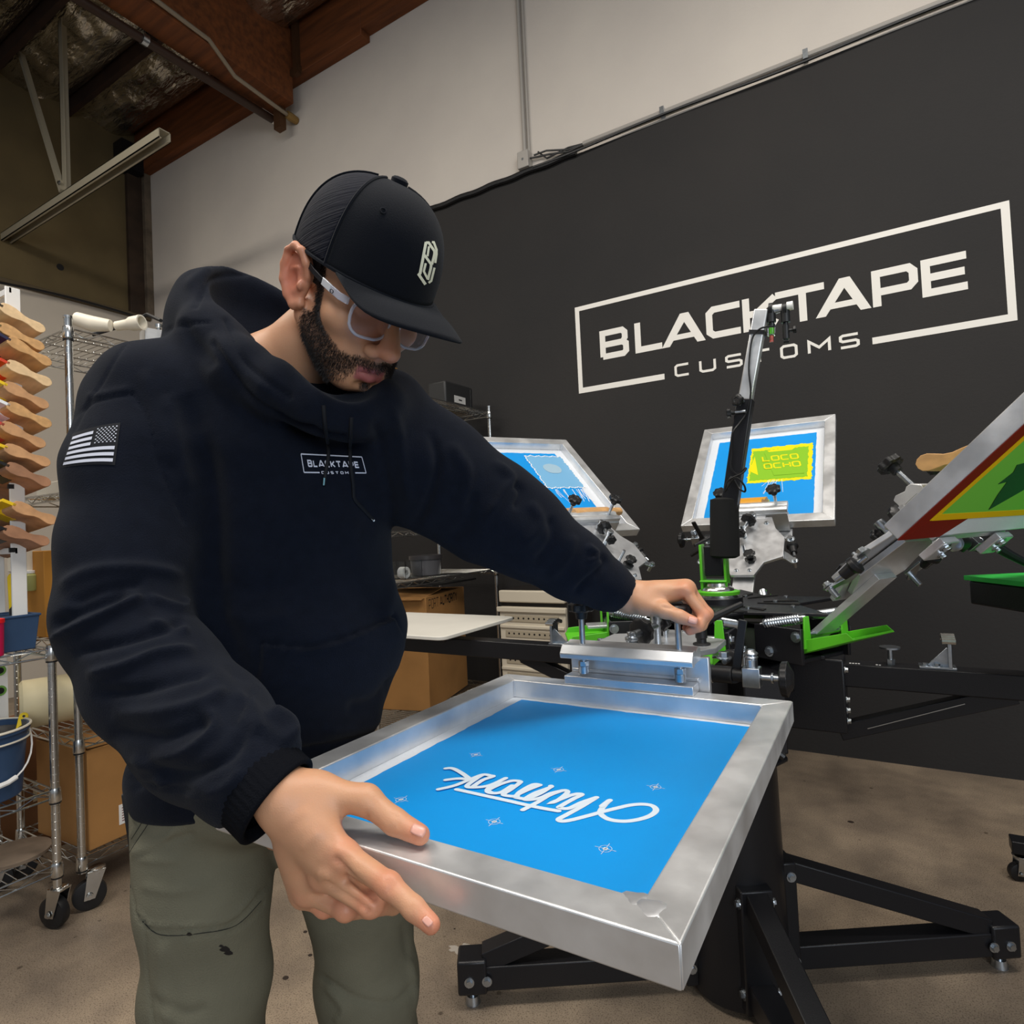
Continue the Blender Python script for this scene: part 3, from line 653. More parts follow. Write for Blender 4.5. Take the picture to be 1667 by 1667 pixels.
def screen(phi, tau, label, emul=EMB, mg=(.012, .006, .008, .020)):
    """frame local coords: x outward from the clamped bar 0..FL, y +-FW/2, z 0 (top) .. -FT"""
    M = headM(phi, tau) @ Matrix.Translation((.381, 0, -.019))
    o = M @ Vector((FL/2, 0, -FT))
    s = thing('printing_screen', tuple(o), label, 'printing screen', 'aluminium screens clamped on the press')
    W2 = FW/2
    for pl_ in ([(0, -W2), (0, W2), (FB, W2-FB), (FB, -W2+FB)], [(FL, -W2), (FL-FB, -W2+FB), (FL-FB, W2-FB), (FL, W2)],
                [(0, W2), (FL, W2), (FL-FB, W2-FB), (FB, W2-FB)], [(0, -W2), (FB, -W2+FB), (FL-FB, -W2+FB), (FL, -W2)]):
        # each bar tapers a little on its inner face, as extruded frames do
        m_ = MB(M); m_.prism(pl_, -FT, 0); m_.build('frame_bar', ALU, s, bevel=.0018, seg=2)
    for cx, cy in ((FB, W2-FB), (FB, -W2+FB), (FL-FB, W2-FB), (FL-FB, -W2+FB)):
        sx = 1 if cx > .3 else -1; sy = 1 if cy > 0 else -1
        m_ = MB(M); m_.tube([(cx-sx*.001, cy-sy*.001, -FT+.002), (cx-sx*.001, cy-sy*.001, -.002)], .0022, n=6); m_.build('weld', ALU2, s)
    m_ = MB(M); m_.bb(.004, FL-.004, -W2+.004, W2-.004, -FT-.0006, -FT+.0004); m_.build('mesh', MESHW, s, smooth=False)
    m_ = MB(M); e = rag(FB+mg[0], FL-FB-mg[1], -W2+FB+mg[2], W2-FB-mg[3], .0014, seed=phi); m_.prism(e, -FT+.0006, -FT+.0012)
    em = m_.build('emulsion', emul, s, smooth=False)
    return s, M, em
# the screen in the printer's hands
s1, M1, em1 = screen(-90, 0, 'large level screen with blue emulsion and white Artwork script under the man\'s hands', mg=(.012, .006, .022, .008))
i_ = M1.inverted()
ART = mat('open_mesh', srgb(214, 228, 240), .6)
def scr(px, py):   # zoom of the photo (x from 680, y from 1220, scale 3.969) to the mesh plane
    p = at(680+px/3.969, 1220+py/3.969, 2, .941-FT+.0014); return (p.x, p.y)
def smooth2(pts, k=6):
    P = [Vector(p) for p in pts]; out = []
    for i in range(len(P)-1):
        p0 = P[max(0, i-1)]; p1 = P[i]; p2 = P[i+1]; p3 = P[min(len(P)-1, i+2)]
        for j in range(k):
            u = j/k; out.append(.5*((2*p1)+(p2-p0)*u+(2*p0-5*p1+4*p2-p3)*u*u+(3*p1-p0-3*p2+p3)*u**3))
    out.append(P[-1]); return out
# the script word, as pen strokes
WORD = [
 [(1242,330),(1215,352),(1180,400),(1195,430),(1245,455),(1330,465),(1420,455),(1500,430),(1540,395),(1515,365),(1450,355),(1370,362),(1290,380),(1210,400),(1100,430),(990,458),(930,465),(912,452),(960,425),(1060,370),(1155,312)],
 [(1190,368),(1238,332)],
 [(1150,314),(1060,345),(975,383),(915,378),(935,362),(1010,320),(1060,295),(1030,290),(985,300)],
 [(985,300),(870,345),(905,332),(960,290),(965,272),(935,270),(850,300),(765,350),(680,394)],
 [(252,262),(560,330),(760,375),(910,402)],
 [(935,270),(860,288),(800,315),(735,328),(695,325),(760,285),(855,250),(860,240)],
 [(700,326),(630,310),(690,275),(790,235)],
 [(640,310),(660,280),(745,232),(790,235)],
 [(855,250),(790,290),(705,326)],
 [(630,310),(555,298),(600,265),(655,225),(660,212),(610,208),(540,228),(480,255),(450,275),(480,288),(540,282),(610,240)],
 [(480,288),(450,268),(490,235),(568,192)],
 [(568,192),(460,240),(350,252),(320,240),(380,195),(420,170)],
 [(350,252),(420,205),(485,182),(470,176),(420,170),(340,200),(240,240),(135,265)],
 [(335,198),(300,170),(250,140),(215,128),(182,130)],
 [(330,200),(260,196),(182,205)],
]
am = MB()
zt = .941-FT+.0015; kz = 0
for s in WORD:
    pts = smooth2([scr(*p) for p in s]); kz += 1
    for q_ in ribbon(pts, .0068, cap=False):
        kz += .25; quads_to(am, [q_], lambda x, y, t: (x, y, zt+kz*.00001))
    for e in (pts[0], pts[-1]):
        am.add([(e.x+.0034*math.cos(2*PI*i/12), e.y+.0034*math.sin(2*PI*i/12), zt+(kz+1)*.00001+e.x*.00002) for i in range(12)], [tuple(range(12))])
am.build('script_lettering', ART, s1, smooth=False)
for (px, py) in ((376,34),(911,131),(1537,243),(495,467),(1213,642),(-108,324)):
    x, y = scr(px, py); m_ = MB(); r = .0028; n = 16
    m_.add([(x+r*math.cos(2*PI*i/n), y+r*math.sin(2*PI*i/n), zt) for i in range(n)], [tuple(range(n))])
    th = .0004
    for k in range(n):
        a0 = 2*PI*k/n; a1 = 2*PI*(k+1)/n
        m_.add([(x+R_*math.cos(a), y+R_*math.sin(a), zt) for R_, a in ((.006, a0), (.006, a1), (.0065, a1), (.0065, a0))], [(0,1,2,3)])
    for dx, dy in ((.011, .0003), (.0003, .011)):
        m_.add([(x-dx, y-dy, zt), (x+dx, y-dy, zt), (x+dx, y+dy, zt), (x-dx, y+dy, zt)], [(0,1,2,3)])
    m_.build('registration_mark', ART, s1, smooth=False)
m_ = MB(M1); m_.tube([(FL-.020, -FW/2+.018, -.001), (FL-.012, -FW/2+.024, -.0005), (FL-.010, -FW/2+.03, -.0015)], .006, n=8)
# raised corner weld on the near corner
m_ = MB()
wc = M1 @ Vector((FL-.03, FW/2-.03, 0))
m_.lathe(wc+Vector((0, 0, -.001)), (0, 0, 1), [(0, .012), (.0012, .010), (.0016, .006)], n=14, lob=3, lobd=.2)
m_.lathe(wc+Vector((-.014, .006, -.001)), (0, 0, 1), [(0, .010), (.001, .008), (.0014, .004)], n=14, lob=3, lobd=.25)
m_.build('corner_weld', ALU2, s1)

# raised screens
def ink(name, M, par, poly, z, m): mb = MB(M); mb.prism(poly, -FT+z, -FT+z+.0005); return mb.build(name, m, par, smooth=False)
s2, M2, em2 = screen(150, 41.5, 'tilted blue screen with a pale ink patch and a tan squeegee, left of the pole', mg=(.01, .03, .045, .03))
PALE = mat('pale_blue_ink', srgb(120, 178, 218), .4); WINK = mat('white_ink', srgb(238, 240, 242), .35); GREY = mat('greyed_ink', srgb(160, 190, 208), .5)
ink('ink_patch', M2, s2, rag(.30, .52, -.19, -.01, .004, seed=4), .0013, PALE)
ob = rag(.30, .52, -.19, -.01, .005, seed=4)
mb = MB(M2); quads_to(mb, ribbon(ob+[ob[0]], .004), lambda x, y, t: (x, y, -FT+.0022)); mb.build('ink_edge', WINK, s2, smooth=False)
n = 22; ink('ink_roundel', M2, s2, [(.43+.034*math.cos(2*PI*i/n)*(1+.05*math.sin(5*i)), -.10+.042*math.sin(2*PI*i/n)) for i in range(n)], .0024, GREY)
mb = MB(M2); rr = random.Random(3)
for k in range(14):
    y = -.17+.13*rr.random(); x = .29; L = .02+.07*rr.random()
    quads_to(mb, ribbon([(x, y), (x-L*.5, y+rr.uniform(-.006, .006)), (x-L, y+rr.uniform(-.02, .02))], .0012+.002*rr.random()), lambda x, y, t: (x, y, -FT+.002+k*.00003))
mb.build('ink_drip', WINK, s2, smooth=False)
ink('ink_pool', M2, s2, [(.09+.05*math.cos(2*PI*i/24)*(1+.2*math.sin(3*i)), -.03+.10*math.sin(2*PI*i/24)*(1+.15*math.cos(5*i))) for i in range(24)], .0016, WINK)

s3, M3, em3 = screen(90, 42.5, 'tilted blue screen with a yellow green ink patch reading LOCO OCHO, behind the pole', mg=(.01, .03, .03, .03))
YEL = mat('yellow_ink', srgb(236, 226, 20), .4); LIME = mat('lime_ink', srgb(140, 196, 44), .4); WHTB = mat('white_border_tape', srgb(240, 242, 244), .4)
ink('ink_patch', M3, s3, rag(.255, .475, -.175, .050, .0035, seed=8), .0013, YEL)
ink('lime_layer', M3, s3, rag(.270, .455, -.160, .042, .003, seed=9), .0020, LIME)
ink('yellow_swipe', M3, s3, [(.33, .048), (.42, .034), (.30, .012)], .0027, YEL)
ink('yellow_swipe', M3, s3, [(.45, -.01), (.462, -.12), (.44, -.10), (.425, -.03)], .0027, YEL)
ink('lime_panel', M3, s3, [(.29, -.045), (.44, .0), (.44, -.11), (.29, -.15)], .0033, LIME)
txt1, w1 = stroke_text('LOCO', .034, .0062, .0035, .85); txt2, w2 = stroke_text('OCHO', .034, .0062, .0035, .85)
mb = MB(M3)
for txt, xo in ((txt1, .380), (txt2, .332)):
    for ch, q in txt: quads_to(mb, q, lambda u, v, t: (xo+v, .000-u*.95+(xo+v-.37)*.2, -FT+.0042))
mb.build('ink_lettering', YEL, s3, smooth=False)
mb = MB(M3)
for k in range(10):
    y = -.02-.07*rr.random(); L = .03+.05*rr.random()
    quads_to(mb, ribbon([(.265, y), (.265-L, y+rr.uniform(-.01, .03))], .0015), lambda x, y, t: (x, y, -FT+.002+k*.00003))
mb.build('ink_drip', WINK, s3, smooth=False)

s4, M4, em4 = screen(-30, 41.5, 'tilted screen seen from below with red tape, yellow edge and green mesh', emul=LIME)
RED = mat('red_tape', srgb(124, 26, 10), .7, spec=.2); YT = mat('yellow_tape', srgb(236, 190, 10), .7, spec=.2); GM = mat('green_mesh_underside', srgb(120, 200, 70), .7, spec=.2); DG = mat('dark_green_stain', srgb(24, 62, 36), .5)
W2 = FW/2; zb_ = -FT-.0006
def under(name, poly, k, m): mb = MB(M4); mb.prism(poly, zb_-.0004-k*.0004, zb_-k*.0004+.0003); return mb.build(name, m, s4, smooth=False)
for nm, pl_, k, mt_ in (('red_tape', [(0, -W2), (FL, -W2), (FL, -W2+.034), (.034, -W2+.034)], 0, RED), ('red_tape', [(0, -W2), (.050, -W2+.034), (.050, -.10), (.0, -.13)], 1, RED),
    ('yellow_tape', [(.045, -W2+.030), (FL-.02, -W2+.030), (FL-.02, -W2+.044), (.045, -W2+.044)], 2, YT), ('yellow_tape', [(.045, -W2+.036), (.060, -W2+.036), (.060, W2-.04), (.045, W2-.04)], 3, YT),
    ('green_mesh', [(.059, -W2+.0435), (FL-.03, -W2+.0435), (FL-.03, W2-.05), (.059, W2-.05)], 2, GM)):
    under(nm, pl_, k, mt_)
under('dark_stain', [(.065, -.07), (.10, -.10), (.13, -.12), (.125, -.14), (.15, -.135), (.165, -.15), (.17, -.13), (.25, -.09), (.40, -.05), (.40, .02), (.2, -.0), (.11, -.03)], 4, DG)

# squeegees left in the screens
def squeegee_profile():
    # (length from handle end, half thickness)
    top = [(0, 0), (.003, .008), (.010, .0135), (.020, .0150), (.032, .0125), (.045, .0095), (.058, .0098), (.070, .0135), (.082, .0165), (.100, .0165), (.112, .012), (.116, .0045)]
    return [(x, y) for x, y in top]+[(x, -y) for x, y in reversed(top[1:])]
def squeegee(M, L, label, bladem, wood=WOOD, group='squeegees left in the tilted screens'):
    o = M @ Vector((0, 0, 0)); s = thing('squeegee', tuple(o), label, 'squeegee', group)
    mb = MB(M); mb.prism(squeegee_profile(), -L/2, L/2, 1); h = mb.build('handle', wood, s, bevel=.0012, angle=50)
    mb = MB(M); mb.bb(.108, .142, -L/2, L/2, -.0045, .0045); mb.build('blade', bladem, s, bevel=.0006)
    return s
# squeegee local frame: x = handle to blade, y = length, z = thickness
def rest(Ms, x, y, a, zoff=.095):
    return Ms @ Matrix.Translation((x, y, -FT+zoff)) @ Matrix.Rotation(math.radians(38), 4, 'Y') @ Matrix.Rotation(a, 4, 'Z')
squeegee(rest(M2, .03, -.06, .10), .22, 'tan squeegee lying in the left tilted screen behind the clamp knobs', WINK)
squeegee(rest(M3, .03, .04, -.05), .15, 'orange stained squeegee lying in the back screen behind the pole', YEL, wood=mat('orange_wood', srgb(224, 158, 40), .5, noise=.08))
squeegee(rest(M4, .070, -.045, .0, .105), .22, 'pale wood squeegee poking out beside the right tilted screen', BLKP)

# printing pallets
pw = thing('pallet', (-1.44, 1.72, .88), 'white flat printing pallet on the left arm of the press', 'pallet')
mb = MB(); c1, c2, c3, c4 = (at(x, y, 2, .90) for x, y in ((560, 1000), (828, 1003), (727, 1038), (655, 1036)))
X0, X1, Y0, Y1 = -1.70, -1.165, 1.50, 1.94; rc = .03
poly = []
for cx, cy, a0 in ((X1-rc, Y1-rc, 0), (X0+rc, Y1-rc, 90), (X0+rc, Y0+rc, 180), (X1-rc, Y0+rc, 270)):
    for k in range(6): a = math.radians(a0+18*k); poly.append((cx+rc*math.cos(a), cy+rc*math.sin(a)))
mb.prism(poly, .888, .900); mb.build('board', mat('pallet_white', srgb(222, 218, 208), .45, noise=.05, nscale=5), pw, bevel=.002)
mb = MB(); mb.bb(-1.60, -1.24, 1.655, 1.725, .868, .888); mb.build('rail', ALU, pw, bevel=.002)
for x, y in ((-1.50, 1.65), (-1.27, 1.65)):
    mb = MB(); poly_knob(mb, (x, y, .875), (0, -1, 0), .02, .014); mb.build('knob', BLKP, pw)
for x in (-1.44, -1.33):
    mb = MB(); poly_knob(mb, (x, 1.69, .835), (0, 0, -1), .018, .012); mb.build('knob', BLKP, pw)

# flash dryer at the right edge
fd = thing('flash_dryer', (.55, 2.35, 0), 'black box with a bright green top on a castered stand at the right edge', 'flash dryer')
Rg = Matrix.Translation((.145, 1.61, 0)) @ Matrix.Rotation(math.radians(-60), 4, 'Z')
mb = MB(Rg); mb.bb(0, .5, 0, .46, 1.068, 1.078); mb.build('green_top', GRN2, fd, bevel=.001)
mb = MB(Rg); mb.bb(.006, .494, .006, .454, 1.018, 1.067); mb.build('housing', BLKM, fd, bevel=.004)
mb = MB(); k0 = at(1655, 1432, 2, 0); mb.bb(.47, .53, 2.2, 2.26, .12, 1.02); mb.build('post', BLKM, fd, bevel=.003)
mb = MB(); mb.bb(k0.x-.01, 1.05, k0.y-.03, k0.y+.03, .095, .135); mb.bb(.47, .53, 1.9, 2.6, .095, .135); mb.build('base_bar', BLKM, fd, bevel=.003)
mb = MB(); mb.bb(.49, .51, 1.5, 2.25, 1.0, 1.02); mb.build('bracket', BLKM, fd, bevel=.003)
def caster(par, x, y, r, yaw=0, top=.1, wid=.024):
    R = Matrix.Translation((x, y, 0)) @ Matrix.Rotation(yaw, 4, 'Z')
    mb = MB(R); mb.lathe((0, -wid/2, r), (0, 1, 0), [(0, r*.8), (.002, r*.97), (wid*.3, r), (wid*.7, r), (wid-.002, r*.97), (wid, r*.8)], n=32); wl = mb.build('caster_wheel', BLKP, par)
    mb = MB(R); mb.cyl((0, -wid/2-.003, r), (0, wid/2+.003, r), r*.28, n=16); mb.bolt((0, -wid/2-.008, r), (0, -1, 0), r*.14, .006); mb.build('hub', CHROME, wl)
    mb = MB(R)
    for s in (-1, 1):
        y0 = s*(wid/2+.004); mb.prism([(-r*.35, r*.75), (r*.3, r*.75), (r*.95, top-.008), (-r*.1, top-.008)], y0-.0012, y0+.0012, 1)
    mb.bb(-r*.1, r*.95, -wid/2-.006, wid/2+.006, top-.011, top-.006); mb.lathe((r*.45, 0, top-.008), (0, 0, 1), [(0, .024), (.004, .026), (.008, .02)], n=20)
    mb.build('caster_fork', CHROME, par, bevel=.0008)
caster(fd, k0.x+.005, k0.y, .028, .4, .085)
# ================================================================ racks and the things on them
def wire_rack(label, x0, x1, y0, y1, zs, H, hcol=.075, casters=None, foot=.13):
    """chrome wire shelving; x0<x1, y0<y1"""
    t = thing('wire_rack', ((x0+x1)/2, (y0+y1)/2, 0), label, 'wire rack', 'chrome wire racks')
    for x in (x0, x1):
        for y in (y0, y1):
            mb = MB(); mb.cyl((x, y, foot), (x, y, H), .0125, n=18)
            mb.lathe((x, y, H), (0, 0, 1), [(0, .0145), (.008, .0145), (.010, .009)], n=18)
            n = int((H-foot-.05)/.025)
            for k in range(n): mb.lathe((x, y, foot+.04+k*.025), (0, 0, 1), [(0, .0125), (.0006, .0132), (.0014, .0132), (.002, .0125)], n=14)
            mb.build('post', CHROME, t)
    for z in zs:
        mb = MB()
        for x in (x0, x1):
            for dz in (0, -.026): mb.cyl((x, y0, z+dz), (x, y1, z+dz), .0032, n=6)
            n = int((y1-y0)/.05); P = [(x, y0+(y1-y0)*k/n, z-.003-(.021 if k % 2 else 0)) for k in range(n+1)]; mb.tube(P, .0022, n=5)
        for y in (y0, y1):
            for dz in (0, -.026): mb.cyl((x0, y, z+dz), (x1, y, z+dz), .0032, n=6)
            n = int((x1-x0)/.05); P = [(x0+(x1-x0)*k/n, y, z-.003-(.021 if k % 2 else 0)) for k in range(n+1)]; mb.tube(P, .0022, n=5)
        n = int((y1-y0)/.026)
        for k in range(1, n): mb.cyl((x0, y0+(y1-y0)*k/n, z+.002), (x1, y0+(y1-y0)*k/n, z+.002), .0016, n=5)
        for k in (1, 2, 3): mb.cyl((x0+(x1-x0)*k/4, y0, z-.003), (x0+(x1-x0)*k/4, y1, z-.003), .0028, n=6)
        sh = mb.build('shelf', CHROME, t); sh['kind'] = 'stuff'
        for x in (x0, x1):
            for y in (y0, y1):
                mb = MB(); mb.lathe((x, y, z-.038), (0, 0, 1), [(0, .0165), (.004, .0185), (.040, .0165), (.044, .0150)], n=18); mb.build('collar', CHROME, sh)
                mb = MB(); mb.cyl((x, y, z-.043), (x, y, z-.037), .0168, n=14); mb.build('clip', BLKP, sh)
    if casters:
        for (x, y, a) in casters: caster(t, x, y, .05, a, .135, .03)
    return t
RA = wire_rack('low chrome wire rack with ink buckets at the left edge', -2.80, -2.34, -.05, .945, (.90, .445, .207), .905,
               casters=((-2.365, .945, .3), (-2.80, .945, 1.0), (-2.34, -.05, 0), (-2.8, -.05, 0)))
RB = wire_rack('tall chrome wire rack with cartons behind the man\'s right arm', -2.83, -2.37, 1.03, 2.14, (1.985, 1.42, .90, .57, .178), 2.02,
               casters=((-2.37, 1.05, 1.2), (-2.83, 1.03, 1.0), (-2.37, 2.14, 0), (-2.83, 2.14, 0)))
RC = wire_rack('chrome wire rack against the black wall, behind the man\'s outstretched arm', -2.63, -2.17, 2.25, 3.39, (1.995, 1.73, 1.235, .965, .22), 2.03, foot=0)

# --- squeegee stand on the low rack
t = thing('squeegee_stand', (-2.45, .86, .90), 'white slotted upright stand holding a column of squeegees', 'stand')
XE = -2.36
for (x, y) in ((-2.43, .875), (-2.60, .875)):
    mb = MB(); mb.bb(x-.008, x, y, y+.042, .905, 2.10); up_ = mb.build('upright', WHT, t, bevel=.002)
    for k in range(16):
        mb = MB(); mb.bb(x-.0085, x+.0006, y-.004, y+.012, 1.22+k*.052, 1.235+k*.052); mb.build('slot', BLKP, up_) if k % 4 == 0 else None
for z in (.905, 1.215, 2.08):
    mb = MB(); mb.bb(-2.61, -2.43, .885, .893, z, z+.02); mb.build('crossbar', WHT, t, bevel=.001)
INKS = {'y': mat('ink_yellow', srgb(236, 196, 30), .4), 'r': mat('ink_red', srgb(214, 62, 30), .4), 'w': WINK, 'b': mat('ink_navy', srgb(30, 34, 70), .4), 'k': BLKP, 'm': mat('ink_magenta', srgb(190, 70, 60), .4), 'g': mat('ink_olive', srgb(120, 120, 70), .5)}
WOODS = [WOOD, mat('pale_wood', srgb(230, 196, 150), .55, noise=.1, nscale=9, stretch=(1, 6, 6)), mat('worn_wood', srgb(196, 148, 104), .6, noise=.22, nscale=22), mat('stained_wood', srgb(150, 108, 80), .6, noise=.4, nscale=14)]
# pixel position of the rounded handle end, handle wood, blade ink
SQ = [(66,538,1,'k','topmost squeegee of the stand, pale handle, black inked blade'),(64,567,0,'g','second squeegee from the top, pale handle, olive blade'),
      (74,594,0,'b','squeegee with a navy and yellow blade, third from the top'),(77,625,1,'r','pale handled squeegee with a red inked blade'),
      (72,662,2,'y','squeegee with a yellow blade under the red one'),(76,693,0,'w','squeegee with white ink on its blade'),
      (66,726,2,'m','pinkish worn squeegee in the middle of the stand'),(73,756,2,'y','reddish squeegee with yellow blade under the pinkish one'),
      (74,789,3,'k','dark stained squeegee with a knotty handle'),(82,851,2,'y','squeegee with a wide yellow blade above the lowest one'),
      (73,884,3,'k','lowest squeegee in the stand, dark stained')]
for px, py, wi, ik, lab in SQ:
    e = at(px, py, 0, XE); tl = math.radians(24+random.uniform(-4, 5))
    ax = Vector((0, -math.cos(tl), math.sin(tl))); az = Vector((0, math.sin(tl), math.cos(tl))); ay = az.cross(ax)
    M = Matrix((ax, ay, az)).transposed().to_4x4(); M.translation = Vector((XE-.12, e.y+.012, e.z)); M = M @ Matrix.Translation((0, .12, .02)) @ Matrix.Rotation(math.radians(9), 4, 'X') @ Matrix.Translation((0, -.12, -.02)) @ Matrix.Scale(1.15, 4)
    s = squeegee(M, .22+random.uniform(-.01, .01), lab, INKS[ik], WOODS[wi], group='squeegees stacked in the white stand')
    for k in range(2):
        a = -.09+k*.1+random.uniform(-.01, .01); mb = MB(M); mb.bb(.085+random.uniform(-.01, .01), .118, a, a+random.uniform(.03, .06), -.0172, .0172); mb.build('ink_smear', INKS[ik], s)

# --- ink containers on the low rack
NAVY = mat('navy_plastic', srgb(50, 74, 106), .45, noise=.1, nscale=8)
def bucket(x, y, z, r, h, label, spat, handle=True, lab=True, sq=False):
    t = thing('ink_bucket', (x, y, z), label, 'bucket')
    mb = MB(); mb.lathe((x, y, z), (0, 0, 1), [(0, r*.80), (.004, r*.84), (h*.80, r*.96), (h*.80, r*1.02), (h*.84, r*1.02), (h*.85, r*.97), (h*.94, r*.99), (h*.94, r*1.05), (h, r*1.05), (h, r*.97), (h*.78, r*.93), (h*.75, 0.001)], n=40); mb.build('pail', NAVY, t)
    mb = MB(); mb.lathe((x, y, z+h*.70), (0, 0, 1), [(0, r*.9), (h*.22, r*.965), (h*.2, r*.9), (h*.12, r*.7), (h*.10, .001)], n=24); mb.build('ink', BLKP, t)
    mb = MB(); mb.tube([(x+r*1.052*math.cos(a), y+r*1.052*math.sin(a), z+h) for a in np.linspace(0, 2*PI, 40, endpoint=False)], .004, n=6, closed=True); mb.tube([(x+r*1.03*math.cos(a), y+r*1.03*math.sin(a), z+h*.83) for a in np.linspace(0, 2*PI, 40, endpoint=False)], .003, n=6, closed=True); mb.build('rim', PLW, t)
    if handle:
        pts = []
        for k in range(17):
            a = PI*k/16; pts.append((x+r*1.12*math.sin(a)*.9+.004, y+r*1.06*math.cos(a), z+h*.9-h*.62*math.sin(a)))
        mb = MB(); mb.tube(pts, .0028, n=6); mb.build('bail_handle', WHT, t)
        mb = MB(); mb.tube(pts[6:11], .008, n=8); mb.build('grip', WHT, t)
    if lab:
        mb = MB(); n = 8
        a0, a1 = math.radians(-70), math.radians(-8)
        vs = []
        for k in range(n+1):
            a = a0+(a1-a0)*k/n
            for zz in (h*.28, h*.62): rr_ = r*(.86+.14*zz/h)+.0015; vs.append((x+rr_*math.cos(a), y+rr_*math.sin(a), z+zz))
        mb.add(vs, [(2*k, 2*k+2, 2*k+3, 2*k+1) for k in range(n)]); lb = mb.build('paper_label', WHT, t)
        mb = MB()
        for j in range(6):
            vs = []; zz = h*(.34+.045*j)
            for k in range(n-1):
                a = a0+.12+(a1-a0-.3)*k/n
                for dz in (0, .0016): rr_ = r*(.86+.14*(zz+dz)/h)+.0022; vs.append((x+rr_*math.cos(a), y+rr_*math.sin(a), z+zz+dz))
            mb.add(vs, [(2*k, 2*k+2, 2*k+3, 2*k+1) for k in range(n-2)])
        mb.build('label_print', mat('grey_print', srgb(120, 124, 130), .7), lb)
    return t
bucket(-2.47, .80, .448, .118, .215, 'navy bucket with paper label and white bail handle on the middle rack shelf', None)
SPY = mat('yellow_plastic', srgb(240, 206, 20), .4)
def spatula(a, b, w, label):
    a = Vector(a); b = Vector(b); t = thing('ink_spatula', tuple(a), label, 'spatula')
    d = (b-a).normalized(); x = Vector((.25, 1, 0)); x = (x-d*x.dot(d)).normalized(); y = d.cross(x); L = (b-a).length
    R = Matrix((x, y, d)).transposed().to_4x4(); R.translation = a
    mb = MB(R); poly = [(-w*.5, 0), (w*.5, 0), (w*.5, L-w*.5)]+[(w*.5*math.cos(k*PI/8), L-w*.5+w*.5*math.sin(k*PI/8)) for k in range(1, 8)]+[(-w*.5, L-w*.5)]
    mb.prism(poly, -.005, .005, 1); mb.build('blade', SPY, t, bevel=.002)
    mb = MB(R); mb.cyl((0, -.0056, L-w*.5), (0, -.0050, L-w*.5), w*.16, n=12); mb.build('hanging_hole', BLKP, t)
    mb = MB(R); mb.prism([(-w*.5, 0), (w*.5, 0), (w*.5, L*.12), (w*.3, L*.20), (0, L*.13), (-w*.25, L*.22), (-w*.5, L*.14)], -.0058, .0058, 1); mb.build('ink_smear', BLKP, t)
p0_ = at(26, 1000, 0, -2.47); p1_ = at(22, 932, 0, -2.47)
t = thing('ink_tub', (-2.45, .82, .905), 'square navy tub of black ink on the top rack shelf at the left edge', 'tub')
mb = MB(); X0, X1, Y0, Y1, z0, z1 = -2.55, -2.365, .70, .925, .905, 1.015
vs = [(X0+.01,Y0+.01,z0),(X1-.01,Y0+.01,z0),(X1-.01,Y1-.01,z0),(X0+.01,Y1-.01,z0),(X0,Y0,z1),(X1,Y0,z1),(X1,Y1,z1),(X0,Y1,z1),
      (X0+.006,Y0+.006,z1),(X1-.006,Y0+.006,z1),(X1-.006,Y1-.006,z1),(X0+.006,Y1-.006,z1),(X0+.014,Y0+.014,z1-.03),(X1-.014,Y0+.014,z1-.03),(X1-.014,Y1-.014,z1-.03),(X0+.014,Y1-.014,z1-.03)]
fs = [(3,2,1,0)]+[(i, (i+1)%4, 4+(i+1)%4, 4+i) for i in range(4)]+[(4+i, 4+(i+1)%4, 8+(i+1)%4, 8+i) for i in range(4)]+[(8+i, 8+(i+1)%4, 12+(i+1)%4, 12+i) for i in range(4)]+[(12,13,14,15)]
mb.add(vs, fs); mb.build('tub_body', NAVY, t, bevel=.004)
mb = MB(); mb.box(((X0+X1)/2, (Y0+Y1)/2, z1-.022), (X1-X0-.03, Y1-Y0-.03, .03)); mb.build('ink', BLKP, t, bevel=.006)
mb = MB(); mb.tube([(X0,Y0,z1),(X1,Y0,z1),(X1,Y1,z1),(X0,Y1,z1)], .0045, n=6, closed=True); mb.build('rim', NAVY, t)
spatula(p0_, p1_, .034, 'yellow spatula standing in the square ink tub')
spatula(at(28, 1210, 0, -2.47), at(40, 1160, 0, -2.50), .026, 'yellow spatula leaning in the round bucket below')
t = thing('ink_pot', (-2.47, .62, .905), 'red and magenta ink pot beside the square tub', 'pot')
mb = MB(); mb.lathe((-2.45, .755, .907), (0, 0, 1), [(0, .04), (.004, .045), (.10, .048)], n=28)
mb = MB(); mb.lathe((-2.335, .80, .906), (0, 0, 1), [(0, .016), (.10, .018)], n=20); mb.build('pot_body', mat('magenta_plastic', srgb(180, 20, 70), .4), t)
mb = MB(); mb.lathe((-2.335, .80, 1.006), (0, 0, 1), [(0, .020), (.012, .020), (.014, .012)], n=24); mb.build('lid', mat('red_plastic', srgb(214, 24, 30), .4), t)
t = thing('stained_disc', (-2.5, .8, .21), 'flat grey stained round lid on the bottom shelf of the low rack', 'lid')
mb = MB(); c_ = at(22, 1392, 2, .214); mb.lathe((c_.x, c_.y, .212), (0, 0, 1), [(0, .10), (.012, .104), (.014, .098)], n=36); mb.build('disc', mat('stained_grey', srgb(140, 122, 104), .8, noise=.25, nscale=10), t)
t = thing('shop_box', (-2.62, .85, .45), 'white box with green ringed dots on the middle rack shelf', 'box')
mb = MB(); c_ = at(-6, 1140, 0, -2.66); mb.bb(-2.78, -2.66, c_.y-.10, c_.y+.035, .45, .86); mb.build('carton', WHT, t, bevel=.002)
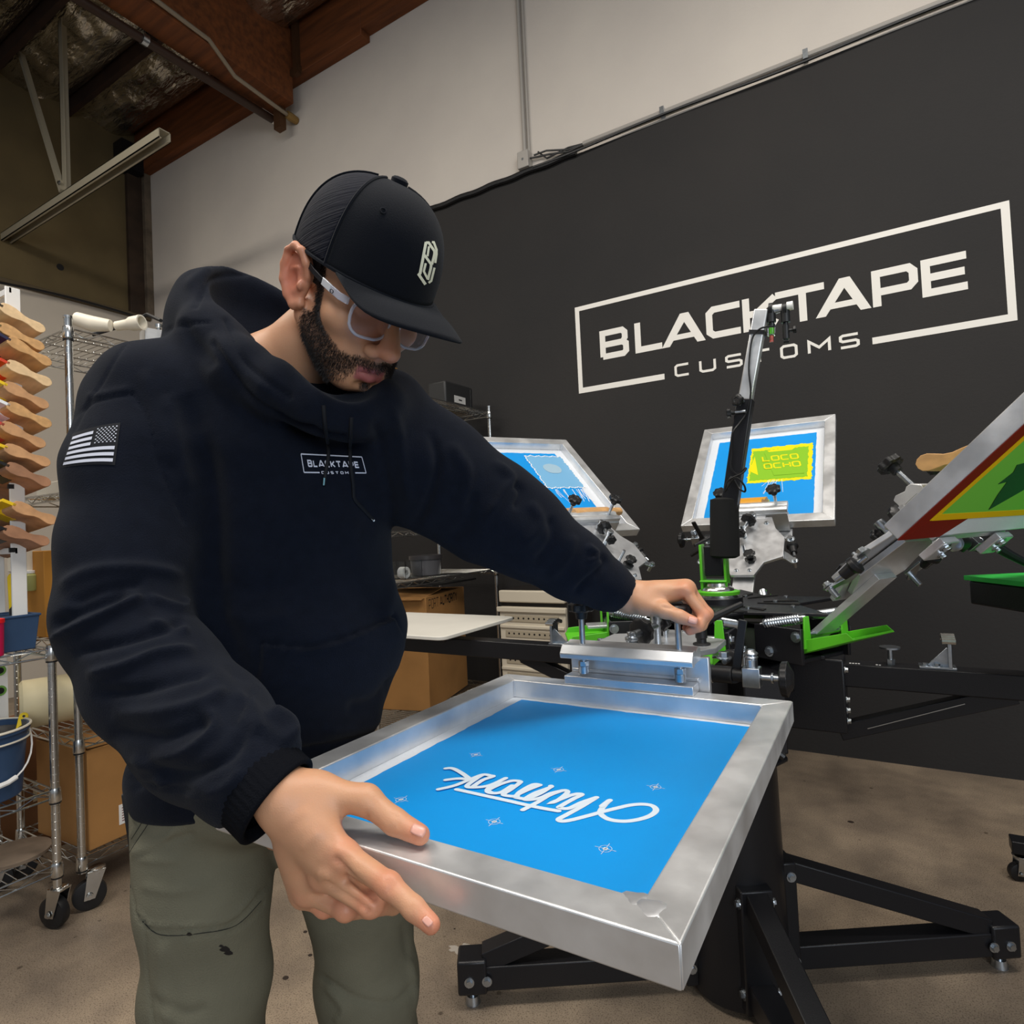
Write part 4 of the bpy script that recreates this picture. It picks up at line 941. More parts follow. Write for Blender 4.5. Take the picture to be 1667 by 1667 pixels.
for dz in (.06, .17, .29, .36):
    yy = c_.y+.012; mb = MB(); mb.cyl((-2.660, yy, .45+dz), (-2.6588, yy, .45+dz), .018, n=20); rg = mb.build('printed_dot', mat('dot_green', srgb(110, 160, 70), .6), t)
    mb = MB(); mb.cyl((-2.659, yy, .45+dz), (-2.6578, yy, .45+dz), .011, n=16); mb.build('dot_centre', BLKP, rg)

# --- cartons
def carton(name, label, M, sx, sy, sz, m=CARD, flaps=True, parts=None):
    """box with its near lower corner at the origin of M, running +x, +y, +z"""
    o = M @ Vector((sx/2, sy/2, 0)); t = thing(name, tuple(o), label, 'box')
    mb = MB(M); mb.bb(0, sx, 0, sy, 0, sz-.004); mb.build('carton', m, t, bevel=.003)
    if flaps:
        mb = MB(M); mb.box((sx*.25, sy/2, sz), (sx*.5-.002, sy, .004), Matrix.Rotation(.05, 3, 'Y')); mb.build('flap', m, t)
        mb = MB(M); mb.box((sx*.75, sy/2, sz), (sx*.5-.002, sy, .004), Matrix.Rotation(-.06, 3, 'Y')); mb.build('flap', m, t)
        mb = MB(M); mb.bb(sx*.5-.025, sx*.5+.025, -.0008, .0, sz*.72, sz); mb.bb(sx*.5-.025, sx*.5+.025, -.001, sy+.001, sz+.0042, sz+.005); mb.build('tape_strip', TAPE, t)
    return t
# carton printed PORT AUTHORITY on the rack by the wall
M = Matrix.Translation((-2.205, 2.70, .226)) @ Matrix.Rotation(math.radians(104), 4, 'Z')
t = carton('printed_carton', 'cardboard box printed PORT AUTHORITY on the lowest rack shelf behind the white pallet', M, .58, .40, .64, flaps=False)
# local x runs along the printed face, which is the face y=0 turned to +X
mb = MB(M); mb.box((.10, .2, .642), (.28, .38, .004), Matrix.Rotation(-.12, 3, 'Y')); mb.build('flap', CARD, t)
mb = MB(M); mb.box((.43, .2, .644), (.28, .38, .004), Matrix.Rotation(.10, 3, 'Y')); mb.build('flap', CARD, t)
mb = MB(M)
tx, wd = stroke_text('PORT', .043, .0035, .008, .85); tx2, wd2 = stroke_text('AUTHORITY', .043, .0075, .004, .72)
k_ = 0
for txt, xo in ((tx, .035), (tx2, .035+(wd+.025)*.76)):
    for ch, q in txt:
        k_ += 1; quads_to(mb, q, lambda u, v, tt: (xo+u*.76, -.0008-k_*.00002, .562+v*1.3))
pr_ = mb.build('printed_lettering', INK, t, smooth=False)
mb = MB(M); mb.bb(.40, .56, -.0012, 0, .34, .43); sl = mb.build('shipping_label', mat('label_white', srgb(190, 186, 176), .6), t)
mb = MB(M)
for k in range(16): mb.bb(.41+k*.0085, .41+k*.0085+.003+.002*(k % 3 == 0), -.0018, -.0010, .36, .41)
mb.build('bar_code', INK, sl, smooth=False)
mb = MB(M); mb.bb(-.001, 0, .05, .30, .52, .535); mb.build('faint_print', mat('faint_print', srgb(120, 84, 46), .8), t)
# cartons on the tall rack, left
M = Matrix.Translation((-2.385, 1.06, .183)) @ Matrix.Rotation(math.radians(93), 4, 'Z')
t = carton('carton', 'tan cardboard box with a torn shipping label on the bottom shelf behind the man\'s hip', M, .40, .34, .345)
mb = MB(M); mb.bb(.10, .19, -.0012, 0, .045, .115); sl = mb.build('shipping_label', WHT, t)
mb = MB(M); 
for k in range(6): mb.bb(.11, .17, -.0018, -.001, .055+k*.009, .058+k*.009)
mb.build('label_print', mat('label_ink', srgb(110, 50, 50), .7), sl)
M = Matrix.Translation((-2.60, .55, .215)) @ Matrix.Rotation(math.radians(90), 4, 'Z')
mb = None
t = carton('carton', 'dark brown cardboard box standing far back behind the low rack', Matrix.Translation((-2.95, 1.0, 0.0)) @ Matrix.Rotation(math.radians(95), 4, 'Z'), .62, .3, .52, m=mat('dark_cardboard', srgb(120, 80, 48), .85, noise=.1, nscale=6), flaps=False)
mb = MB(Matrix.Translation((-2.95, 1.0, 0)) @ Matrix.Rotation(math.radians(95), 4, 'Z'))
for x in (.12, .36): mb.bb(x, x+.09, -.0012, 0, .22, .30)
mb.build('shipping_label', mat('buff_label', srgb(190, 174, 140), .7), t)
# cream roll
t = thing('film_roll', (-2.6, 1.10, .66), 'cream coloured roll of film lying on the tall rack shelf', 'roll')
CREAM = mat('cream_film', srgb(222, 208, 168), .5)
mb = MB(); a = Vector((-2.66, .97, .675)); b = Vector((-2.44, 1.62, .675)); d = b-a; mb.lathe(a, d, [(0, .02), (.0, .075), (.01, .085), (.58, .085), (.60, .075), (.60, .03)], n=40); mb.build('roll', CREAM, t)
mb = MB(); mb.lathe(a-d.normalized()*.002, d, [(0, .03), (.004, .03), (.004, .025)], n=24); mb.build('core', CARD, t)
# things seen through the rack behind the bins
for (nm, lab, px, py, X, w_, h_, m_, cat) in (
    ('plastic_jug', 'small white plastic jug on the rack behind the yellow spatula', 40, 905, -2.75, .10, .12, PLW, 'jug'),
    ('olive_jar', 'olive green jar on the rack behind the yellow spatula', 50, 945, -2.7, .05, .075, mat('olive_label', srgb(160, 160, 96), .5), 'jar')):
    c_ = at(px, py, 0, X); t = thing(nm, tuple(c_), lab, cat)
    mb = MB(); mb.lathe((c_.x, c_.y, c_.z-h_/2), (0, 0, 1), [(0, w_*.42), (.006, w_*.5), (h_*.75, w_*.5), (h_*.85, w_*.3), (h_*.86, w_*.3)], n=24); mb.build('jar_body', m_, t)
    mb = MB(); mb.lathe((c_.x, c_.y, c_.z+h_*.36), (0, 0, 1), [(0, w_*.34), (h_*.12, w_*.34), (h_*.14, w_*.28)], n=20); mb.build('lid', WHT, t)
carton('small_carton', 'small orange brown box with a purple tag behind the sleeve elbow', Matrix.Translation((-2.62, 1.04, .905)) @ Matrix.Rotation(math.radians(92), 4, 'Z'), .16, .14, .32, m=mat('orange_card', srgb(186, 128, 50), .8), flaps=False)
carton('grey_carton', 'pale grey lidded carton on the middle shelf of the tall rack', Matrix.Translation((-2.60, 1.10, 1.425)) @ Matrix.Rotation(math.radians(92), 4, 'Z'), .3, .2, .06, m=PLW, flaps=False)
# top of the tall rack
t = thing('pipe_fitting', (-2.55, 1.2, 2.02), 'cream plastic pipe elbow lying on top of the tall wire rack', 'pipe fitting')
a = at(150, 527, 0, -2.55); b = at(215, 531, 0, -2.47)
mb = MB(); mb.tube([at(125, 519, 0, -2.6), a, at(180, 530, 0, -2.5)], .030, n=18, rs=[.026, .030, .022]); mb.build('body', PLW, t)
d = Vector((1, .42, .05)).normalized()
mb = MB(); mb.lathe(at(190, 531, 0, -2.51), d, [(0, .018), (.05, .020), (.065, .027), (.11, .029), (.11, .023), (.05, .019), (.04, .001)], n=28); mb.build('spout', PLW, t)
t = thing('clamp_block', (-2.45, 1.42, 2.0), 'silver metal block with two chrome knobs on top of the tall rack', 'clamp')
Mb = Matrix.Translation((-2.47, 1.40, 2.0)) @ Matrix.Rotation(math.radians(75), 4, 'Z')
mb = MB(Mb); mb.bb(-.06, .22, -.04, .04, .03, .085); mb.bb(-.06, .22, -.04, -.036, .0, .085); mb.build('block', ALU, t, bevel=.002)
for x in (.0, .10):
    mb = MB(Mb); mb.lathe((x, 0, .085), (0, 0, 1), [(0, .008), (.018, .008), (.019, .014), (.032, .015), (.034, .01)], n=18); mb.build('knob', CHROME, t)
mb = MB(); mb.tube([at(262, 522, 0, -2.5), at(240, 512, 0, -2.6), at(200, 530, 0, -2.72), at(150, 545, 0, -2.8)], .008); 
t2 = thing('black_cable', (-2.6, 1.3, 2.05), 'black cable draped over the top of the tall rack', 'cable'); mb.build('cable', BLKP, t2)

# --- things on the rack by the wall
t = thing('tool_case', (-2.35, 3.2, 2.0), 'black plastic case with a white label on top of the wall rack', 'case')
mb = MB(); mb.bb(-2.42, -2.28, 3.07, 3.37, 2.002, 2.172); mb.build('case_body', mat('case_grey', srgb(40, 40, 40), .5), t, bevel=.012, seg=3)
mb = MB(); mb.bb(-2.283, -2.277, 3.34, 3.352, 2.01, 2.16); mb.build('case_rib', BLKP, t, bevel=.002)
mb = MB(); mb.bb(-2.281, -2.278, 3.16, 3.28, 2.045, 2.09); lb = mb.build('case_label', mat('case_label', srgb(190, 188, 184), .6), t)
mb = MB(); mb.bb(-2.278, -2.2765, 3.205, 3.24, 2.062, 2.07); mb.build('label_print', BLKP, lb)
def tub(x, y, z, r, h, label, m, lidm):
    t = thing('plastic_tub', (x, y, z), label, 'tub')
    mb = MB(); mb.lathe((x, y, z), (0, 0, 1), [(0, r*.85), (.004, r*.9), (h*.82, r*.97)], n=28); mb.build('tub_body', m, t)
    mb = MB(); mb.lathe((x, y, z+h*.8), (0, 0, 1), [(0, r*1.04), (h*.2-.002, r*1.04), (h*.2, r*.98), (h*.17, r*.9)], n=28); mb.build('lid', lidm, t)
tub(-2.30, 3.30, 1.736, .062, .135, 'low round white tub with grey lid under the top shelf of the wall rack', PLW, mat('lid_grey', srgb(196, 200, 204), .4))
tub(-2.30, 3.15, 1.736, .06, .165, 'taller white tub beside the low one under the top shelf', PLW, PLW)
tub(-2.34, 2.88, .970, .095, .12, 'dark grey lidded pot on the wall rack above the printed carton', mat('pot_grey', srgb(84, 84, 88), .4), mat('pot_lid', srgb(60, 58, 60), .35))
t = thing('tape_box', (-2.3, 2.66, .97), 'clear plastic box holding a white tape roll on the wall rack', 'box')
mb = MB(); mb.bb(-2.38, -2.26, 2.60, 2.745, .970, .972); mb.bb(-2.262, -2.26, 2.60, 2.745, .970, 1.07); mb.bb(-2.38, -2.378, 2.60, 2.745, .97, 1.07); mb.bb(-2.38, -2.26, 2.743, 2.745, .97, 1.07); mb.bb(-2.38, -2.26, 2.6, 2.602, .97, 1.07); mb.build('clear_walls', CLEAR, t)
t = thing('tape_roll', (-2.3, 2.63, 1.0), 'white tape roll standing inside the clear box', 'tape')
mb = MB(); mb.lathe((-2.33, 2.645, 1.005), (1, 0, 0), [(0, .032), (.04, .032), (.04, .015), (0, .015)], n=28); mb.build('roll', WHT, t)
carton('small_carton', 'small open kraft box on the top of the wall rack behind the chin', Matrix.Translation((-2.24, 2.47, 2.0)) @ Matrix.Rotation(math.radians(96), 4, 'Z'), .13, .1, .14, flaps=True)
t = thing('flat_tray', (-2.4, 2.9, .95), 'thin dark tray lying on the wall rack shelf over the carton', 'tray')
mb = MB(); mb.bb(-2.56, -2.2, 2.75, 3.2, .914, .925); mb.build('tray', BLKP, t, bevel=.002)

# --- beige drawer tower
t = thing('drawer_tower', (-1.72, 3.2, 0), 'cream plastic drawer tower against the black wall behind the press arm', 'drawers')
mb = MB(); mb.bb(-1.975, -1.53, 3.12, 3.45, .0, .86); mb.build('frame', mat('dark_drawer_frame', srgb(38, 34, 32), .5), t, bevel=.006)
zt_ = [(.845, .075), (.735, .235), (.475, .20), (.25, .2)]
DRW = mat('drawer_cream', srgb(216, 206, 186), .5)
for z1_, hh in ((.86, .07), (.765, .225), (.52, .215), (.285, .215)):
    mb = MB(); mb.bb(-1.97, -1.535, 3.09, 3.125, z1_-hh, z1_); d_ = mb.build('drawer', DRW, t, bevel=.008, seg=3)
    if hh < .1: continue
    mb = MB(); mb.bb(-1.98, -1.525, 3.075, 3.095, z1_-.03, z1_+.0); mb.bb(-1.965, -1.54, 3.08, 3.095, z1_-.125, z1_-.105); mb.build('lip', DRW, d_, bevel=.005, seg=3)
    for zz in (z1_-.065, z1_-.155):
        mb = MB(); mb.bb(-1.93, -1.575, 3.086, 3.091, zz-.022, zz+.018); sl = mb.build('vent_shade_panel', mat('drawer_painted_shade', srgb(176, 164, 142), .6), d_, bevel=.002)  # raised slab in darker cream, the shade of a recess painted in
        mb = MB()
        for k in range(10): mb.cyl((-1.905+k*.034, 3.0855, zz), (-1.905+k*.034, 3.088, zz), .006, n=10)
        v = mb.build('vent_hole', BLKP, d_); v['kind'] = 'stuff'
# ================================================================ the man
# ---- implicit surfaces, meshed block by block
class Prim:
    def __init__(s, fn, lo, hi, k, op): s.fn, s.lo, s.hi, s.k, s.op = fn, np.array(lo, float), np.array(hi, float), k, op
class SDF:
    def __init__(s): s.p = []
    def _add(s, fn, pts, rad, k, op):
        pts = np.array(pts, float); s.p.append(Prim(fn, pts.min(0)-rad-k-.012, pts.max(0)+rad+k+.012, k, op))
    def cap(s, a, b, r1, r2=None, k=.01, op='u', w=None, ratio=1.0):
        """tapering capsule; with w the cross-section is stretched by ratio along w"""
        a = np.array(a, float); b = np.array(b, float); r2 = r1 if r2 is None else r2
        ab = b-a; L2 = max(ab@ab, 1e-12)
        if w is not None: w = np.array(w, float); w = w/np.linalg.norm(w)
        def fn(P):
            q = P-a; t = np.clip(q@ab/L2, 0, 1); q = q-t[:, None]*ab
            if w is not None: q = q-np.outer(q@w*(1-1/ratio), w)
            return np.sqrt((q*q).sum(1))-(r1+(r2-r1)*t)
        s._add(fn, [a, b], max(r1, r2)*max(1, ratio), k, op); return s
    def chain(s, pts, rs, k=.01, op='u', k0=None):
        for i in range(len(pts)-1): s.cap(pts[i], pts[i+1], rs[i], rs[i+1], k=(k0 if (i == 0 and k0 is not None) else k), op=op)
        return s
    def ell(s, c, rad, R=None, k=.01, op='u'):
        c = np.array(c, float); rad = np.array(rad, float); R = np.eye(3) if R is None else np.array(R, float)
        def fn(P):
            q = (P-c)@R; k0 = np.sqrt(((q/rad)**2).sum(1)); k1 = np.sqrt(((q/rad**2)**2).sum(1))
            return k0*(k0-1)/np.maximum(k1, 1e-9)
        s._add(fn, [c], rad.max(), k, op); return s
    def half(s, c, n, k=.004):
        """keep only the side the normal n points away from"""
        c = np.array(c, float); n = np.array(n, float)/np.linalg.norm(n)
        s.p.append(Prim(lambda P: -((P-c)@n), (-9, -9, -9), (9, 9, 9), k, 'c')); return s
    def eval(s, P, prims):
        D = np.full(len(P), 1.0)
        for q in prims:
            d = q.fn(P)
            if q.op == 'u':
                h = np.clip(.5+.5*(D-d)/q.k, 0, 1) if q.k > 0 else (D > d)*1.0
                D = D*(1-h)+d*h-q.k*h*(1-h)
            else:                       # subtract, cut
                d = -d
                h = np.clip(.5-.5*(D-d)/q.k, 0, 1)
                D = D*(1-h)+d*h+q.k*h*(1-h)
        return D
    def mesh(s, vox, B=14):
        pos = [q for q in s.p if q.op == 'u']
        lo = np.min([q.lo for q in pos], 0); hi = np.max([q.hi for q in pos], 0)
        nb = np.ceil((hi-lo)/(vox*B)).astype(int); bs = vox*B; half = bs/2; diag = half*math.sqrt(3)
        g = np.arange(B+1)*vox; GX, GY, GZ = np.meshgrid(g, g, g, indexing='ij'); G = np.stack([GX, GY, GZ], -1).reshape(-1, 3)
        vid = []; vpos = []; quads = []; S_ = 1 << 20
        for bx in range(nb[0]):
            for by in range(nb[1]):
                for bz in range(nb[2]):
                    o = lo+np.array((bx, by, bz))*bs; c = o+half
                    pr = [q for q in s.p if np.all(q.lo < o+bs) and np.all(q.hi > o)]
                    if not any(q.op == 'u' for q in pr): continue
                    if abs(s.eval(c[None], pr)[0]) > diag*1.35+.012: continue
                    D = s.eval(G+o, pr).reshape(B+1, B+1, B+1); I = D < 0
                    if I.all() or not I.any(): continue
                    gi = np.array((bx, by, bz))*B
                    # cells
                    n = np.zeros((B, B, B), int)
                    for a in (0, 1):
                        for b in (0, 1):
                            for e in (0, 1): n += I[a:B+a, b:B+b, e:B+e]
                    cx, cy, cz = np.nonzero((n > 0) & (n < 8))
                    acc = np.zeros((len(cx), 3)); cnt = np.zeros(len(cx))
                    for ax in range(3):
                        for a in (0, 1):
                            for b in (0, 1):
                                off0 = [0, 0, 0]; oth = [i for i in range(3) if i != ax]; off0[oth[0]] = a; off0[oth[1]] = b
                                off1 = list(off0); off1[ax] = 1
                                d0 = D[cx+off0[0], cy+off0[1], cz+off0[2]]; d1 = D[cx+off1[0], cy+off1[1], cz+off1[2]]
                                mk = (d0 < 0) != (d1 < 0); t = np.where(mk, d0/np.where(mk, d0-d1, 1), 0)
                                p = np.stack([cx+off0[0], cy+off0[1], cz+off0[2]], 1).astype(float); p[:, ax] += t
                                acc[mk] += p[mk]; cnt[mk] += 1
                    vpos.append(lo+(gi+acc/cnt[:, None])*vox)
                    pk = lambda x, y, z: ((gi[0]+x+1)*S_+(gi[1]+y+1))*S_+(gi[2]+z+1)
                    vid.append(pk(cx, cy, cz))
                    for ax in range(3):
                        sl0 = [slice(0, B)]*3; sl1 = [slice(0, B)]*3; sl1[ax] = slice(1, B+1)
                        a_ = I[tuple(sl0)]; b_ = I[tuple(sl1)]
                        ex, ey, ez = np.nonzero(a_ != b_); e = np.stack([ex, ey, ez], 1)
                        o1, o2 = [i for i in range(3) if i != ax]
                        def sh(u, v):
                            q = e.copy(); q[:, o1] -= u; q[:, o2] -= v; return pk(q[:, 0], q[:, 1], q[:, 2])
                        Q = np.stack([sh(1, 1), sh(0, 1), sh(0, 0), sh(1, 0)], 1)
                        fl = a_[ex, ey, ez] ^ (ax == 1)
                        Q[~fl] = Q[~fl][:, ::-1]; quads.append(Q)
        vid = np.concatenate(vid); vpos = np.concatenate(vpos); quads = np.concatenate(quads)
        o = np.argsort(vid); vid = vid[o]; vpos = vpos[o]
        ix = np.searchsorted(vid, quads); ok = (ix < len(vid)).all(1); ix = np.minimum(ix, len(vid)-1); ok &= (vid[ix] == quads).all(1)
        return vpos, ix[ok]

def np_mesh(name, V, F, material, parent, smooth_it=0, disp=None, attrs=None, keep_largest=False):
    base = np.array(parent['_wl']); V = V.copy()
    def nbr_smooth(V, it):
        E = np.concatenate([F[:, [0, 1]], F[:, [1, 2]], F[:, [2, 3]], F[:, [3, 0]]]); n = len(V)
        for _ in range(it):
            S = np.zeros_like(V); cnt = np.zeros(n)
            for a, b in ((0, 1), (1, 0)):
                for ax in range(3): S[:, ax] += np.bincount(E[:, a], V[E[:, b], ax], n)
                cnt += np.bincount(E[:, a], minlength=n)
            V = V*.45+.55*S/np.maximum(cnt, 1)[:, None]
        return V
    if smooth_it: V = nbr_smooth(V, smooth_it)
    if disp is not None:
        for d in (disp if isinstance(disp, list) else [disp]):
            N = vnormals(V, F); V = V+N*d(V, N)[:, None]
    me = bpy.data.meshes.new(name); nv, nf = len(V), len(F)
    me.vertices.add(nv); me.vertices.foreach_set('co', (V-base).ravel())
    me.loops.add(nf*4); me.loops.foreach_set('vertex_index', F.ravel().astype(np.int32))
    me.polygons.add(nf); me.polygons.foreach_set('loop_start', np.arange(0, nf*4, 4, dtype=np.int32)); me.polygons.foreach_set('loop_total', np.full(nf, 4, np.int32))
    for m_ in (material if isinstance(material, list) else [material]): me.materials.append(m_)
    me.update(calc_edges=True); me.validate(); me.shade_smooth()
    for k, fn in (attrs or {}).items():
        a = me.attributes.new(k, 'FLOAT', 'POINT'); a.data.foreach_set('value', fn(V).astype(np.float32))
    o = bpy.data.objects.new(name, me); COL.objects.link(o); o.parent = parent; o['_wl'] = tuple(parent['_wl'])
    return o, V
def vnormals(V, F):
    a = V[F[:, 2]]-V[F[:, 0]]; b = V[F[:, 3]]-V[F[:, 1]]; fn = np.cross(a, b); N = np.zeros_like(V)
    for c in range(4):
        for ax in range(3): N[:, ax] += np.bincount(F[:, c], fn[:, ax], len(V))
    return N/np.maximum(np.linalg.norm(N, axis=1), 1e-12)[:, None]
def vproj(V):
    d = V-np.array(EYE); z = d@np.array(CF)
    return np.stack([833.5+FPX*(d@np.array(CR))/z, 833.5-FPX*(d@np.array(CU))/z], 1), z
def A(px, py, d): return np.array(atd(px, py, d))
def spline(pts, n=8):
    P = [np.array(p, float) for p in pts]; out = []
    for i in range(len(P)-1):
        p0, p1, p2, p3 = P[max(0, i-1)], P[i], P[i+1], P[min(len(P)-1, i+2)]
        for k in range(n):
            u = k/n; out.append(.5*((2*p1)+(p2-p0)*u+(2*p0-5*p1+4*p2-p3)*u*u+(3*p1-p0-3*p2+p3)*u**3))
    out.append(P[-1]); return np.array(out)
def stroke_disp(strokes):
    """each fold: (outline points in the photo, width px, height m).  The side of the garment that faces the lens gets the fold."""
    L = [(spline(p), w, a) for p, w, a in strokes]
    def fn(V, N):
        uv, z = vproj(V); T = np.array(EYE)-V; T /= np.linalg.norm(T, axis=1)[:, None]
        face = np.clip((N*T).sum(1)*3, 0, 1); out = np.zeros(len(V))
        for P, w, a in L:
            lo = P.min(0)-3*w; hi = P.max(0)+3*w
            ii = np.nonzero((uv[:, 0] > lo[0]) & (uv[:, 0] < hi[0]) & (uv[:, 1] > lo[1]) & (uv[:, 1] < hi[1]) & (face > 0))[0]
            if not len(ii): continue
            q = uv[ii]; best = np.full(len(ii), 1e9); tt = np.zeros(len(ii)); n = len(P)-1
            for i in range(n):
                ab = P[i+1]-P[i]; t = np.clip(((q-P[i])@ab)/max(ab@ab, 1e-9), 0, 1); d = np.linalg.norm(q-P[i]-t[:, None]*ab, axis=1)
                m = d < best; best[m] = d[m]; tt[m] = (i+t[m])/n
            taper = np.clip(np.minimum(tt, 1-tt)*6, .0, 1) if w > 5 else 1
            out[ii] += a*np.exp(-(best/w)**2)*taper*face[ii]
        return out
    return fn
def poly_disp(poly, h, soft=3.0):
    P = np.array(poly, float)
    def fn(V, N):
        uv, z = vproj(V); T = np.array(EYE)-V; T /= np.linalg.norm(T, axis=1)[:, None]; face = np.clip((N*T).sum(1)*3, 0, 1)
        out = np.zeros(len(V)); lo = P.min(0); hi = P.max(0)
        ii = np.nonzero((uv > lo).all(1) & (uv < hi).all(1) & (face > 0))[0]; q = uv[ii]; ins = np.zeros(len(ii), bool); best = np.full(len(ii), 1e9)
        for i in range(len(P)):
            a, b = P[i], P[(i+1) % len(P)]
            c = ((a[1] > q[:, 1]) != (b[1] > q[:, 1])) & (q[:, 0] < (b[0]-a[0])*(q[:, 1]-a[1])/(b[1]-a[1]+1e-12)+a[0]); ins ^= c
            ab = b-a; t = np.clip(((q-a)@ab)/(ab@ab), 0, 1); best = np.minimum(best, np.linalg.norm(q-a-t[:, None]*ab, axis=1))
        out[ii] = np.where(ins, h*np.clip(best/soft, 0, 1), 0)*face[ii]; return out
    return fn

# ---- frames
def camv(x, y, z): return np.array(CR)*x+np.array(CU)*y-np.array(CF)*z
_f = np.array([.62, -.52, .59]); _f /= np.linalg.norm(_f); _u = np.array([0, 1., 0])-_f*_f[1]; _u /= np.linalg.norm(_u); _r_ = np.cross(_f, _u)
HF, HU, HR = camv(*_f), camv(*_u), camv(*_r_); H0_ = A(495, 460, .80)-HR*.075
HM = np.stack([HR, HF, HU], 1)                 # head-local (right, front, up) -> world
def hw(x, y, z): return H0_+HM@np.array([x, y, z], float)
def hl(V): return (V-H0_)@HM
SX = camv(.857, 0, -.51); SN = camv(.51, 0, .857)
man = thing('person', tuple(A(430, 1250, .93)[:2])+(0,), 'man in black hoodie, black cap and clear glasses bending over the level screen', 'person')

# ---- body: head, neck, trunk, arms and hands in one surface
b = SDF()
def he(c, rad, k=.012, op='u', R=None): b.ell(hw(*c), rad, HM if R is None else HM@R, k, op)
def hc(a, c, r1, r2=None, k=.008, op='u'): b.cap(hw(*a), hw(*c), r1, r2, k, op)
# trunk and limbs
shR, shL = A(268, 700, .89), A(640, 715, .98); nk = A(452, 612, .93)
chest, belly, hip = A(430, 770, .95), A(455, 1010, .94), A(405, 1255, .94)
b.cap(chest, belly, .105, .10, k=.03, w=SX, ratio=1.45); b.cap(belly, hip, .10, .105, k=.03, w=SX, ratio=1.4)
b.cap(nk, A(435, 700, .95), .062, .09, k=.05, w=SX, ratio=1.3)
elR, wrR = A(200, 1012, .745), A(462, 1300, .575)
elL, wrL = A(850, 848, 1.02), A(1022, 972, 1.045)
b.chain([chest, shR, elR], [.05, .050, .04], k=.03); b.cap(elR, wrR, .038, .0245, k=.02)
b.chain([chest, shL, elL], [.05, .052, .04], k=.03); b.cap(elL, wrL, .040, .026, k=.02)
hpR, hpL = A(335, 1330, .92), A(540, 1330, 1.0)
kR, kL = A(335, 1610, .90), A(597, 1600, 1.03)
anR, anL = kR+np.array([-.02, .03, -(kR[2]-.10)]), kL+np.array([-.01, .04, -(kL[2]-.10)])
b.chain([hip, hpR, kR, anR], [.085, .070, .050, .04], k=.03); b.chain([hip, hpL, kL, anL], [.085, .070, .050, .04], k=.03)
# neck and skull
b.cap(hw(0, -.022, -.045), nk, .055, .058, k=.02)
he((0, -.008, .045), (.075, .098, .088), k=.02)
he((0, .040, -.012), (.064, .055, .085), k=.02)
he((0, .040, -.064), (.050, .050, .040), k=.02)
hc((-.013, .070, -.093), (.013, .070, -.093), .0175, k=.018)
for s in (1, -1):
    hc((s*.060, -.002, -.040), (s*.028, .062, -.090), .016, .015, k=.022)
    he((s*.046, .062, -.018), (.022, .024, .020), k=.016)
    hc((s*.010, .090, .030), (s*.045, .072, .026), .012, .012, k=.014)
    he((s*.031, .098, .004), (.017, .014, .012), k=.010, op='s')
    he((s*.031, .078, .004), (.0135, .0135, .0125), k=.003)
    hc((s*.018, .0905, .0035), (s*.031, .0925, .000), .0012, k=.003); hc((s*.031, .0925, .0), (s*.044, .086, .003), .0012, k=.003)
    he((s*.0155, .103, -.043), (.0100, .013, .0095), k=.005)
hc((0, .092, .018), (0, .114, -.022), .0085, .0125, k=.010)
he((0, .120, -.036), (.0145, .0145, .0130), k=.008)
for s in (1, -1): he((s*.0075, .112, -.053), (.0038, .007, .0045), k=.003, op='s')
hc((0, .094, -.050), (0, .092, -.062), .008, .009, k=.010)
he((0, .080, -.073), (.026, .014, .016), k=.012)
hc((-.022, .081, -.0735), (0, .0935, -.0690), .0040, .0062, k=.005); hc((.022, .081, -.0735), (0, .0935, -.0690), .0040, .0062, k=.005)
hc((-.019, .080, -.0800), (0, .0895, -.0825), .0050, .0078, k=.005); hc((.019, .080, -.0800), (0, .0895, -.0825), .0050, .0078, k=.005)
hc((-.023, .087, -.0770), (0, .0995, -.0755), .0013, .0016, k=.0025, op='s'); hc((.023, .087, -.0770), (0, .0995, -.0755), .0013, .0016, k=.0025, op='s')
hc((-.012, .089, -.0945), (.012, .089, -.0945), .003, k=.008, op='s')
# ears
for s in (1, -1):
    he((s*.079, -.010, .004), (.011, .025, .038), k=.008, R=np.array(Matrix.Rotation(.12*s, 3, 'Z')))
    rim = [(s*.079, .013, .010), (s*.085, .014, .026), (s*.091, .006, .038), (s*.094, -.008, .040), (s*.095, -.021, .030), (s*.094, -.026, .012), (s*.091, -.022, -.006), (s*.086, -.012, -.022), (s*.081, .000, -.031), (s*.078, .008, -.026)]
    for i in range(len(rim)-1): hc(rim[i], rim[i+1], .0052 if i < 6 else .0062, .0052 if i < 5 else .0068, k=.0035)
    he((s*.099, -.004, -.001), (.0155, .0125, .0165), k=.003, op='s')
    he((s*.099, -.009, .024), (.0100, .012, .0085), k=.003, op='s')
    hc((s*.086, -.017, -.006), (s*.0885, -.013, .012), .0030, .0030, k=.003); hc((s*.0885, -.013, .012), (s*.088, .002, .017), .0030, .0028, k=.003)
    he((s*.085, .0115, -.003), (.005, .0045, .0065), k=.003)
